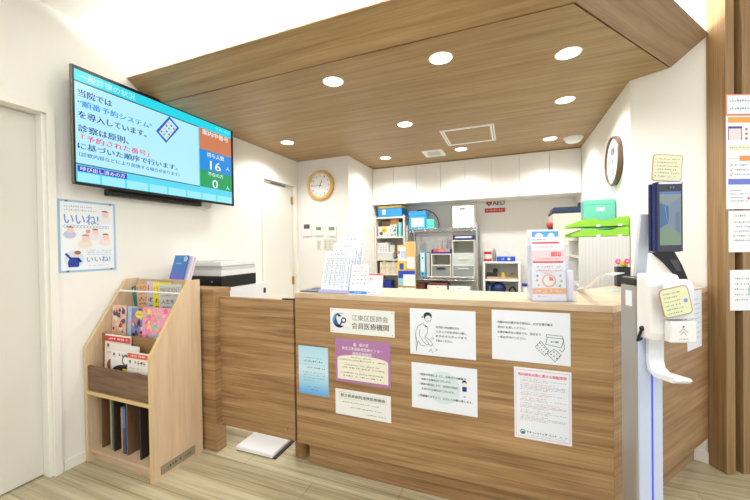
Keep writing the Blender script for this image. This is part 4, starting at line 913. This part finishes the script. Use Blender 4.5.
b = MB(); b.box(-1.60, -1.44, 4.17, 4.215, 1.3455, 1.48, M['paper']); b.page((-1.60, 4.17, 1.3455), (1, 0, 0), (0, 0, 1))
for k in range(8): a = k * PI / 4; b.disc(.085 + .024 * math.cos(a), .09 + .024 * math.sin(a), .018, P_(246, 206, 60)); b.layer(.2)
b.layer(); b.disc(.075, .085, .02, P_(240, 150, 40)); b.disc(.04, .045, .024, P_(120, 80, 90)); b.disc(.035, .03, .012, P_(180, 210, 70)); b.disc(.13, .014, .014, P_(130, 210, 70))
tag(b.build('picture_box'), 'white box with yellow flower picture on the open bookcase', 'box')
b = MB(); b.box(-1.435, -1.345, 4.165, 4.21, 1.3455, 1.50, P_(206, 212, 214)); b.page((-1.435, 4.165, 1.3455), (1, 0, 0), (0, 0, 1)); blobs([P_(90, 110, 120), P_(60, 66, 80), P_(150, 190, 170), P_(240, 240, 240)], 22, 4, .08, .16)(b, .09, .15)
tag(b.build('gift_bag'), 'grey patterned bag between flower box and aqua roll', 'bag')
b = MB(); b.cyl((-1.305, 4.19, 1.3455), (-1.305, 4.19, 1.525), .027, P_(130, 214, 214), 20); tag(b.build('paper_roll', None), 'upright aqua roll on the open bookcase', 'roll')
t = thing('storage_basket', 'small white perforated basket on the second bookcase shelf', 'basket', (-1.55, 4.25, 1.138))
b = MB(); b.box(-1.615, -1.465, 4.165, 4.33, 1.142, 1.255, M['white']); b.page((-1.615, 4.165, 1.142), (1, 0, 0), (0, 0, 1))
for i in range(6):
    for j in range(4): b.disc(.02 + .022 * i, .02 + .022 * j, .006, P_(130, 130, 126), seg=8)
b.build('body', t); b = MB(); b.box(-1.622, -1.458, 4.158, 4.338, 1.2555, 1.268, M['white']); b.build('rim', t, .002)
boxlid('clear_bin', -1.62, -1.40, 4.155, 4.35, 1.0555, 1.141, (222, 222, 218), (236, 236, 232), .015, 'pale plastic bin under the perforated basket', 'bin')
b = MB(); b.tube([(-1.38, 4.2, 1.066), (-1.35, 4.18, 1.085), (-1.31, 4.2, 1.09), (-1.29, 4.22, 1.07), (-1.33, 4.24, 1.066)], .010, M['black']); tag(b.build('cable_coil'), 'coil of black cable beside the pale plastic bin', 'cable')
b = MB(); b.box(-1.455, -1.39, 4.20, 4.30, 1.142, 1.24, P_(214, 210, 202)); tag(b.build('carton'), 'small grey carton beside the perforated basket', 'carton')
for i in range(6):
    b = MB(); x = -1.585 + i * .042; b.box(x, x + .038, 4.17, 4.36, .8655, 1.018 + (.012 if i in (1, 4) else 0), P_(226, 214, 190) if i % 2 else P_(234, 226, 206)); b.page((x, 4.17, .8655), (1, 0, 0), (0, 0, 1)); b.rect(.012, .05 + .01 * (i % 3), .026, .09, P_(196, 180, 150))
    tag(b.build('file_case', None, .002), ['leftmost', 'second', 'third', 'fourth', 'fifth', 'rightmost'][i] + ' beige file case from the left on the third bookcase shelf', 'file case', 'beige file cases')
b = MB(); b.box(-1.61, -1.59, 4.17, 4.38, .8655, 1.03, M['dark']); tag(b.build('black_file', None), 'thin black file at the left of the beige file cases', 'file')
b = MB(); b.box(-1.545, -1.43, 4.17, 4.33, .6005, .775, P_(36, 52, 150)); tag(b.build('blue_pouch', None, .02, seg=3), 'dark blue pouch low in the open bookcase', 'pouch')

# wire rack
t = thing('wire_rack', 'chrome wire shelving rack in front of the back wall', 'rack', (-.78, 4.28, 0))
RKx = (-1.195, -.352); RKy = (4.115, 4.455)
for x in RKx:
    for y in RKy: b = MB(); b.cyl((x, y, 0), (x, y, 1.475), .013, M['chrome'], 14); b.build('post', t)
for z in (.42, .835, 1.428):
    b = MB()
    for y in RKy:
        b.cyl((RKx[0], y, z), (RKx[1], y, z), .004, M['chrome'], 8); b.cyl((RKx[0], y, z - .032), (RKx[1], y, z - .032), .004, M['chrome'], 8)
        n = 24
        for i in range(n):
            xa = RKx[0] + (RKx[1] - RKx[0]) * i / n; xb = RKx[0] + (RKx[1] - RKx[0]) * (i + 1) / n
            b.cyl((xa, y, z - (.032 if i % 2 else 0)), (xb, y, z - (0 if i % 2 else .032)), .003, M['chrome'], 6, caps=False)
    for x in RKx: b.cyl((x, RKy[0], z), (x, RKy[1], z), .004, M['chrome'], 8); b.cyl((x, RKy[0], z - .032), (x, RKy[1], z - .032), .004, M['chrome'], 8)
    for i in range(1, 34): x = RKx[0] + (RKx[1] - RKx[0]) * i / 34; b.cyl((x, RKy[0], z + .002), (x, RKy[1], z + .002), .0022, M['chrome'], 6, caps=False)
    b.build('wire_shelf', t)
z0 = 1.433
boxlid('storage_box', -1.175, -.955, 4.13, 4.32, z0, 1.652, (70, 170, 230), (44, 150, 222), .06, 'blue lidded box on top of the wire rack', 'box', .006, deco=lambda b, W, H: (b.rect(W * .15, H * .15, W * .5, H * .85, P_(236, 228, 220)), b.rect(W * .52, H * .15, W * .9, H * .85, P_(196, 212, 240))))
b = MB(); b.box(-.95, -.856, 4.13, 4.25, z0, 1.548, P_(96, 206, 196)); b.page((-.95, 4.13, z0), (1, 0, 0), (0, 0, 1))
for i in range(3):
    for j in range(2): b.disc(.02 + .027 * i, .035 + .04 * j, .005, P_(50, 140, 140), seg=8)
tag(b.build('first_aid_tin', None, .003), 'small turquoise box beside the blue lidded box', 'box')
b = MB(); b.tube([(-1.20, 4.38, 1.60), (-1.12, 4.39, 1.69), (-1.0, 4.39, 1.69), (-.92, 4.39, 1.65), (-.86, 4.38, 1.58), (-.84, 4.37, 1.50), (-.84, 4.36, 1.437)], .006, M['dark']); tag(b.build('black_cable'), 'dark cable looping behind the blue lidded box', 'cable')
t = thing('storage_cube', 'large white storage box with a handle slot on the wire rack', 'box', (-.50, 4.25, z0))
b = MB(); b.box(-.632, -.385, 4.125, 4.40, z0, 1.688, paint((244, 244, 240), .5)); b.build('body', t, .004); b = MB(); b.box(-.545, -.485, 4.1235, 4.125, 1.642, 1.66, P_(120, 112, 104)); b.build('handle_slot', t)
z1 = .840
def drawer_unit(x0, x1, z, rows, lab, content):
    t = thing('drawer_unit', lab, 'drawers', ((x0 + x1) / 2, 4.27, z))
    H = sum(rows) + .012; fr = paint((214, 212, 198), .45)
    b = MB(); b.box(x0, x1, 4.40, 4.41, z, z + H, fr); b.box(x0, x0 + .012, 4.125, 4.40, z, z + H, fr); b.box(x1 - .012, x1, 4.125, 4.40, z, z + H, fr); zz = z
    b.box(x0 + .012, x1 - .012, 4.125, 4.40, z, z + .012, fr)
    for h in rows: zz += h; b.box(x0 + .012, x1 - .012, 4.125, 4.40, zz, zz + .012, fr)
    b.build('frame', t); zz = z
    for k, h in enumerate(rows):
        dd = MB(); dd.box(x0 + .014, x1 - .014, 4.128, 4.134, zz + .016, zz + h - .004, paint((222, 228, 230), .15, alpha=.6)); dr = dd.build('drawer', t)
        b = MB(); b.box(x0 + .07, x1 - .07, 4.120, 4.1278, zz + h * .72, zz + h * .82, fr); b.build('handle', dr)
        r_ = random.Random(k + int(x0 * 100)); b = MB()
        for i in range(4): a = x0 + .03 + i * (x1 - x0 - .08) / 4; b.box(a, a + .045, 4.15, 4.3, zz + .0165, zz + .02 + h * r_.uniform(.2, .55), content[(i + k) % len(content)])
        b.build('drawer_contents', dr)
    return z + H
zz = drawer_unit(-.897, -.653, z1, (.135, .135), 'two-drawer clear front unit on the middle of the wire rack', [M['white'], P_(210, 206, 196), P_(90, 140, 220), P_(236, 236, 234)])
zw = drawer_unit(-.641, -.380, z1, (.135, .295), 'taller clear drawer unit on the right of the wire rack', [P_(220, 222, 224), M['white'], P_(200, 204, 206), M['white']])
def tray(x0, x1, z, h, c, lab, fill):
    t = thing('desk_tray', lab, 'tray', ((x0 + x1) / 2, 4.25, z)); m = P_(*c)
    b = MB(); b.box(x0, x1, 4.13, 4.36, z, z + .005, m); b.box(x0, x1, 4.13, 4.136, z + .005, z + h * .4, m); b.box(x0, x0 + .006, 4.136, 4.36, z + .005, z + h, m); b.box(x1 - .006, x1, 4.136, 4.36, z + .005, z + h, m); b.box(x0 + .006, x1 - .006, 4.354, 4.36, z + .005, z + h, m); b.build('tray', t)
    b = MB()
    for (a, c_, h2, mm) in fill: b.box(x0 + a, x0 + c_, 4.15, 4.34, z + .006, z + h2, mm)
    b.build('tray_contents', t)
tray(-.895, -.655, zz + .001, .05, (50, 40, 140), 'blue-violet tray with red packets on the two-drawer unit', [(.02, .08, .045, P_(226, 90, 90)), (.085, .16, .05, P_(240, 140, 130)), (.165, .225, .055, P_(170, 170, 176))])
b = MB()
for i in range(3):
    for j in range(3): b.box(-.88 + i * .068 + j * .008, -.82 + i * .068 + j * .008, 4.37, 4.40, zz + .002 + j * .06, zz + .058 + j * .06, paint((222, 222, 222), .2, alpha=.7))
b.box(-.83, -.78, 4.36, 4.369, zz + .002, zz + .075, P_(230, 170, 90))
tag(b.build('card_sorter'), 'clear stepped sorter behind the blue-violet tray', 'sorter')
tray(-.63, -.385, zw + .001, .06, (40, 46, 110), 'navy tray of papers on the taller drawer unit', [(.02, .22, .045, M['paper'])])
t = thing('ring_binder', 'light blue ring binder standing on the wire rack', 'binder', (-1.0, 4.27, z1))
b = MB(); b.box(-1.037, -.968, 4.13, 4.40, z1, 1.142, P_(96, 186, 236)); b.build('cover', t, .003)
b = MB(); b.box(-1.028, -.978, 4.1285, 4.1297, z1 + .06, 1.132, P_(226, 240, 248)); b.page((-1.028, 4.1283, z1), (1, 0, 0), (0, 0, 1)); b.disc(.025, .23, .013, P_(40, 180, 180)); b.disc(.025, .035, .012, P_(30, 70, 130)); b.build('spine_label', t)
b = MB(); b.box(-.955, -.915, 4.13, 4.38, z1, 1.13, paint((214, 220, 216), .2, alpha=.75)); tag(b.build('file_holder'), 'translucent file holder beside the light blue binder', 'file holder')
b = MB(); b.box(-1.085, -1.05, 4.16, 4.38, z1, 1.11, P_(150, 146, 120)); tag(b.build('olive_file', None), 'olive file left of the light blue binder', 'file')
for x0, x1, lab, c in ((-.947, -.71, 'white box holding brown files low on the wire rack', P_(70, 70, 74)), (-.682, -.44, 'white box with blue label low on the wire rack', P_(50, 100, 190))):
    t = thing('file_bin', lab, 'box', ((x0 + x1) / 2, 4.26, .425), group=None)
    b = MB(); m = paint((240, 240, 238), .5)
    b.box(x0, x1, 4.13, 4.136, .426, .735, m); b.box(x0, x1, 4.394, 4.40, .426, .735, m); b.box(x0, x0 + .006, 4.136, 4.394, .426, .735, m); b.box(x1 - .006, x1, 4.136, 4.394, .426, .735, m); b.box(x0 + .006, x1 - .006, 4.136, 4.394, .426, .432, m)
    b.page((x0, 4.13, .426), (1, 0, 0), (0, 0, 1)); b.lines(.09, .15, .272, .014, c, seed=3); b.build('bin', t)
    if x0 < -.9:
        b = MB(); b.box(x0 + .01, x1 - .01, 4.15, 4.38, .433, .765, P_(134, 78, 56)); b.build('files', t, label='brown files')
b = MB(); b.box(-1.14, -.99, 4.14, 4.38, .4255, .745, P_(120, 72, 56)); tag(b.build('file_stack', None), 'brown file box low at the left of the wire rack', 'box')
# leaflet board in front of the bookcase
t = thing('leaflet_rack', 'tall leaflet rack with yellow, blue and white sheets before the open bookcase', 'leaflet rack', (-1.18, 3.95, 0))
LX0, LX1, LY = -1.272, -1.048, 3.96
b = MB(); b.box(LX0, LX1, LY, LY + .012, .02, 1.235, P_(236, 196, 110)); b.box(LX0 - .01, LX1 + .01, LY - .06, LY + .12, 0.0005, .02, M['dark']); b.build('board', t)
for i, (x0, x1, z0_, z1_, c) in enumerate(((LX0 + .01, LX0 + .12, 1.04, 1.215, (236, 240, 244)), (-1.17, LX1 + .005, 1.06, 1.275, (226, 186, 116)), (-1.155, LX1 - .01, .95, 1.09, (240, 238, 234)), (LX0 + .005, LX0 + .11, .86, 1.03, (246, 206, 50)), (LX0 + .01, LX1 - .005, .74, .925, (46, 76, 190)), (LX0 + .01, LX1 - .01, .52, .72, (232, 240, 240)))):
    b = MB(); y = LY - .004 - .0025 * i; b.box(x0, x1, y, y + .002, z0_, z1_, P_(*c)); b.page((x0, y, z0_), (1, 0, 0), (0, 0, 1)); W, H = x1 - x0, z1_ - z0_
    if i == 0: b.rect(0, H * .5, W * .2, H * .7, P_(236, 90, 60)); b.rect(W * .3, H * .2, W * .9, H * .7, P_(190, 214, 240))
    if i == 3: b.rect(W * .2, H * .45, W * .7, H * .9, P_(60, 80, 170))
    if i == 4: b.rect(W * .3, 0, W, H * .75, P_(240, 246, 244)); b.rect(0, 0, W * .3, H * .5, P_(150, 200, 210))
    if i == 5: b.rect(W * .3, 0, W * .45, H, P_(180, 216, 190))
    for k in range(3): b.lines(W * .35, W * .85, H * (.3 + .13 * k), H * .05, P_(170, 176, 190), seed=k)
    b.build('leaflet', t)
# white shelf with small things
t = thing('small_shelf', 'low white plastic shelf against the back wall below the AED sign', 'shelf', (-.09, 4.36, 0))
SX0, SX1, SY0, SY1 = -.302, .117, 4.25, 4.46; ws = paint((244, 244, 244), .4)
for x in (SX0, SX1 - .028): b = MB(); b.box(x, x + .028, SY0, SY1, 0, .999, ws); b.build('side_panel', t, .006)
for z in (1.0, .79, .58, .30): b = MB(); b.box(SX0 + (.0285 if z < 1 else 0), SX1 - (.0285 if z < 1 else 0), SY0 + .001, SY1, z, z + .022, ws); b.build('shelf_board', t, .003)
b = MB(); b.box(SX0 + .0285, SX1 - .0285, SY1 - .006, SY1 - .001, .323, .999, paint((206, 204, 200), .5)); b.build('back_panel', t)
zt = 1.0228
t = thing('drink_tin', 'red and white tin on the low white shelf', 'tin', (-.245, 4.34, zt)); b = MB(); b.cyl((-.245, 4.34, zt), (-.245, 4.34, zt + .115), .043, P_(206, 40, 40), 24); b.build('tin', t); b = MB(); b.lathe([(.0434, .03), (.0434, .085)], (-.245, 4.34, zt), (0, 0, 1), P_(240, 226, 222), 24); b.build('tin_label', t)
t = thing('spray_bottle', 'grey and white bottle beside the red tin', 'bottle', (-.172, 4.34, zt)); b = MB(); b.lathe([(.0005, 0), (.022, 0), (.022, .12), (.010, .14), (.010, .15)], (-.172, 4.34, zt), (0, 0, 1), P_(150, 164, 160), 18); b.build('bottle', t); b = MB(); b.cyl((-.172, 4.34, zt + .1505), (-.172, 4.34, zt + .168), .013, M['white'], 14); b.build('cap', t)
t = thing('tissue_box', 'blue glove box with a white tuft on the low white shelf', 'box', (-.04, 4.34, zt)); b = MB(); b.box(-.143, .06, 4.275, 4.39, zt, zt + .055, P_(30, 84, 200)); b.page((-.143, 4.275, zt), (1, 0, 0), (0, 0, 1)); b.lines(.05, .10, .018, .02, wt, seed=2); b.disc(.135, .028, .016, wt); b.build('box', t, .001)
b = MB(); b.tube([(-.09, 4.33, zt + .056), (-.08, 4.33, zt + .11), (-.04, 4.33, zt + .13), (-.01, 4.33, zt + .10), (.0, 4.33, zt + .056)], .006, M['white']); b.tube([(-.06, 4.34, zt + .056), (-.05, 4.34, zt + .10), (-.02, 4.34, zt + .12), (.02, 4.34, zt + .09), (.03, 4.34, zt + .056)], .005, M['white']); b.build('tuft', t)
z = .8125
b = MB(); b.box(-.265, -.14, 4.28, 4.36, z, z + .075, M['dark']); b.cyl((-.16, 4.30, z + .10), (-.16, 4.34, z + .10), .030, M['black'], 20); tag(b.build('tape_dispenser', None), 'black tape dispenser on the upper level of the low white shelf', 'tape dispenser')
b = MB(); b.box(-.255, -.05, 4.27, 4.275, z, z + .03, P_(206, 170, 140)); b.box(-.255, -.05, 4.275, 4.279, z, z + .02, P_(206, 170, 140)); tag(b.build('ruler', None), 'pale wooden ruler in front of the tape dispenser', 'ruler')
b = MB(); b.cyl((-.075, 4.32, z), (-.075, 4.32, z + .055), .024, P_(230, 196, 40), 20); b.ball((-.075, 4.32, z + .06), .02, P_(236, 206, 60)); tag(b.build('glue_pot', None), 'yellow glue pot on the low white shelf', 'pot')
t = thing('pencil_tray', 'tray with brown pencils and a green eraser on the low white shelf', 'tray', (0, 4.34, z)); b = MB(); b.box(-.045, .08, 4.28, 4.38, z, z + .02, P_(200, 184, 160)); b.build('tray', t)
for i in range(4): b = MB(); b.cyl((-.03 + i * .015, 4.30, z + .025), (.02 + i * .012, 4.36, z + .07), .004, P_(176, 112, 60), 8); b.build('pencil', t)
b = MB(); b.box(.02, .06, 4.29, 4.33, z + .0205, z + .05, P_(70, 150, 80)); b.box(.062, .076, 4.29, 4.33, z + .0205, z + .06, P_(220, 70, 70)); b.build('eraser', t)
z = .6025
b = MB(); b.ball((-.13, 4.34, z + .085), .085, P_(34, 48, 100), 1.0, 24); tag(b.build('navy_pouch', None), 'rounded navy pouch on the lower level of the low white shelf', 'pouch')
for i, (x, c, lab) in enumerate(((-.26, (40, 50, 60), 'dark upright case'), (-.235, (40, 120, 180), 'blue upright case'))): b = MB(); b.box(x, x + .022, 4.28, 4.40, z, z + .16 - i * .03, P_(*c)); tag(b.build('pen_case', None), lab + ' at the left of the navy pouch', 'case')
b = MB(); b.tube([(-.02, 4.3, z + .012), (0, 4.31, z + .10), (.03, 4.30, z + .12), (.06, 4.31, z + .09), (.07, 4.32, z + .012), (.02, 4.3, z + .06), (-.01, 4.33, z + .012)], .011, M['black']); tag(b.build('cable_bundle', None), 'bundle of black cables at the right of the navy pouch', 'cable')
# jar beside the shelf, on a stool-high box
b = MB(); b.box(.125, .30, 4.22, 4.45, 0, .62, iv); tag(b.build('side_box', None, .004), 'beige pedestal under the blue-lidded jar', 'pedestal')
t = thing('wipes_jar', 'white jar with blue lid right of the low white shelf', 'jar', (.175, 4.30, .621)); b = MB(); b.cyl((.175, 4.30, .621), (.175, 4.30, .735), .042, M['white'], 24); b.build('jar', t); b = MB(); b.cyl((.175, 4.30, .7355), (.175, 4.30, .765), .046, P_(30, 60, 160), 24); b.build('lid', t, .003)
t = thing('pump_bottle', 'white bottle behind the blue-lidded jar', 'bottle', (.20, 4.40, .621)); b = MB(); b.lathe([(.0005, 0), (.03, 0), (.03, .15), (.014, .18), (.014, .21)], (.20, 4.40, .621), (0, 0, 1), M['white'], 18); b.build('bottle', t)
# AED sign
b = MB(); b.prism(rounded(-.293, -.037, 1.612, 1.812, .012), 4.497, 4.4995, paint((240, 240, 240), .4), 'y'); b.page((-.293, 4.497, 1.612), (1, 0, 0), (0, 0, 1)); W, H = .256, .20
b.rect(.008, .012, W - .008, .066, P_(206, 50, 50)); b.layer(); b.lines(.02, W - .02, .03, .018, P_(246, 220, 214), seed=2)
hr = P_(214, 40, 40); b.disc(.045, .135, .020, hr); b.disc(.075, .135, .020, hr); b.poly([(.026, .130), (.060, .085), (.094, .130)], hr); b.layer(); b.line([(.062, .152), (.052, .125), (.068, .125), (.058, .098)], .005, wt)
b.text('AED', .100, .243, .100, .158, ink, .03)
tag(b.build('aed_sign', None), 'red and white AED sign on the back wall', 'sign')

# right side behind the counter
gw = paint((226, 225, 222), .5)
t = thing('side_cabinet', 'pale grey cabinet with a plain side panel behind the right end of the counter', 'cabinet', (.566, 2.9, 0))
CX0, CX1, CY0, CY1 = .426, .704, 2.582, 3.08
b = MB(); b.box(CX0, CX1, CY0, CY0 + .02, 0, 1.262, gw)
for i in range(13): x = CX0 + .015 + i * .0205; b.box(x, x + .0025, CY0 - .0012, CY0, .02, 1.25, paint((214, 213, 210), .5))
b.build('side_panel', t)
b = MB(); b.box(CX0, CX1, CY1 - .02, CY1, 0, 1.262, gw); b.box(CX1 - .012, CX1, CY0 + .0205, CY1 - .0205, 0, 1.262, gw); b.box(CX0 + .01, CX1 - .0125, CY0 + .0205, CY1 - .0205, 1.242, 1.262, iv); b.build('carcass', t)
for z in (.3, .62, .92, 1.12): b = MB(); b.box(CX0 + .01, CX1 - .0125, CY0 + .0205, CY1 - .0205, z, z + .015, iv); b.build('shelf', t)
for i in range(4): b = MB(); b.box(CX0 + .03, CX1 - .05, CY0 + .03 + i * .04, CY0 + .06 + i * .04, .936, 1.09 + .01 * (i % 2), [gw, iv, P_(236, 236, 240), P_(200, 204, 210)][i]); tag(b.build('document_file', None), ['pale grey file nearest the side panel', 'ivory file second from the side panel', 'white file third from the side panel', 'blue-grey file fourth from the side panel'][i] + ' in the grey cabinet', 'file', 'files in the grey cabinet')
gr = P_(150, 214, 60)
def letter_tray(z, lab):
    t = thing('letter_tray', lab, 'letter tray', (.55, 2.76, z), group='green letter trays')
    x0, x1, y0, y1 = .370, .703, 2.586, 2.82
    sidep = [(x0, z + .014), (x0 + .09, z + .052), (x0 + .15, z + .052), (x0 + .18, z + .040), (x0 + .24, z + .042), (x0 + .27, z + .055), (x1, z + .062), (x1, z + .002), (x0 + .03, z + .002)]
    b = MB(); b.box(x0, x1, y0 + .004, y1 - .004, z, z + .0035, gr)
    for ya in (y0, y1 - .004): b.prism(sidep, ya, ya + .004, gr, 'y')
    b.box(x1 - .004, x1, y0 + .004, y1 - .004, z + .0035, z + .06, gr); b.build('tray', t)
    b = MB()
    for x in (x0 + .155, x1 - .06): b.box(x, x + .022, y0 - .003, y0 - .0005, z - .001, z + .012, M['white'])
    b.build('stacking_clip', t)
letter_tray(1.264, 'lower bright green letter tray on the grey cabinet')
letter_tray(1.329, 'upper bright green letter tray on the grey cabinet')
t = thing('carry_case', 'translucent turquoise carry case behind the green trays', 'case', (.61, 2.98, 1.264))
b = MB(); b.box(.506, .702, 2.87, 2.99, 1.2635, 1.535, paint((120, 208, 196), .2, alpha=.88)); b.page((.506, 2.87, 1.2635), (1, 0, 0), (0, 0, 1)); b.rect(.08, .19, .13, .215, P_(226, 244, 240)); b.line([(.0, .235), (.188, .235)], .003, P_(60, 160, 150)); b.build('case', t, .006)
b = MB(); b.tube([(.575, 2.93, 1.535), (.577, 2.93, 1.56), (.64, 2.93, 1.56), (.642, 2.93, 1.535)], .005, M['white']); b.build('handle', t)
t = thing('filing_cabinet', 'beige filing cabinet by the right wall under the overhead cabinets', 'cabinet', (.53, 3.8, 0))
b = MB(); b.box(.385, .70, 3.60, 4.05, 0, 1.505, iv); b.build('body', t, .004)
t = thing('office_machine', 'flat navy office machine on the beige filing cabinet', 'machine', (.52, 3.75, 1.506))
b = MB(); b.box(.375, .66, 3.60, 3.95, 1.507, 1.53, P_(40, 54, 84)); b.build('base', t, .003); b = MB(); b.box(.39, .63, 3.61, 3.94, 1.5305, 1.565, P_(50, 66, 96)); b.build('lid', t, .004); b = MB(); b.box(.60, .66, 3.605, 3.70, 1.566, 1.60, M['dark']); b.build('knob_block', t, .004)
b = MB(); b.ball((.36, 3.66, 1.40), .03, P_(214, 60, 56)); b.box(.345, .384, 3.64, 3.68, 1.34, 1.38, P_(60, 50, 50)); tag(b.build('red_tag', None), 'small red object fixed at the side of the beige filing cabinet', 'tag')
# ================================================================== CAMERA, LIGHT
cam = bpy.data.cameras.new('camera'); co = bpy.data.objects.new('camera', cam); COL.objects.link(co); S.camera = co
cam.sensor_width = 36.0; cam.sensor_fit = 'HORIZONTAL'; cam.lens = 36.0 * 340.0 / 750.0; cam.clip_start = .02
yaw, pitch, roll = -3.76923633e-01, -9.99345015e-03, 1.49424007e-02
cy, sy = math.cos(yaw), math.sin(yaw)
f = Vector((sy, cy, 0)); r = Vector((cy, -sy, 0)); dn = Vector((0, 0, -1))
f2 = f * math.cos(pitch) - dn * math.sin(pitch); d2 = dn * math.cos(pitch) + f * math.sin(pitch)
r3 = r * math.cos(roll) + d2 * math.sin(roll); d3 = -r * math.sin(roll) + d2 * math.cos(roll)
co.matrix_world = Matrix(((r3.x, -d3.x, -f2.x, 0), (r3.y, -d3.y, -f2.y, 0), (r3.z, -d3.z, -f2.z, 1.22), (0, 0, 0, 1)))

def area(name, loc, rot, sx, sy_, e, col=(.955, .98, 1.0), spread=180):
    l = bpy.data.lights.new(name, 'AREA'); l.shape = 'RECTANGLE'; l.size = sx; l.size_y = sy_; l.energy = e; l.color = col; l.spread = math.radians(spread)
    o = bpy.data.objects.new(name, l); COL.objects.link(o); o.location = loc; o.rotation_euler = rot; return o
# cove strips behind the fascia, shining up at the white ceiling
area('cove_strip_light', (-1.0, 1.56, 2.33), (PI, 0, 0), 2.5, .03, 20)
area('cove_strip_light', (.63, 2.05, 2.33), (PI, 0, A_SIDE), .9, .03, 9)
# unseen fill lights added under the waiting room ceiling, behind and above the camera
for x, y in ((-1.3, -.6), (.3, -.6), (-.5, .45), (1.6, -.2), (1.7, 1.1)):
    area('waiting_room_fill', (x, y, ZU - .02), (0, 0, 0), .35, .35, 11)
w = bpy.data.worlds.new('world'); S.world = w; w.use_nodes = True
w.node_tree.nodes['Background'].inputs['Color'].default_value = (.93, .97, 1.0, 1); w.node_tree.nodes['Background'].inputs['Strength'].default_value = 1.0
S.view_settings.view_transform = 'Standard'; S.view_settings.look = 'None'; S.view_settings.gamma = 1; S.view_settings.exposure = 0.2
S.view_settings.use_curve_mapping = False
bpy.data.objects.remove(_fo)
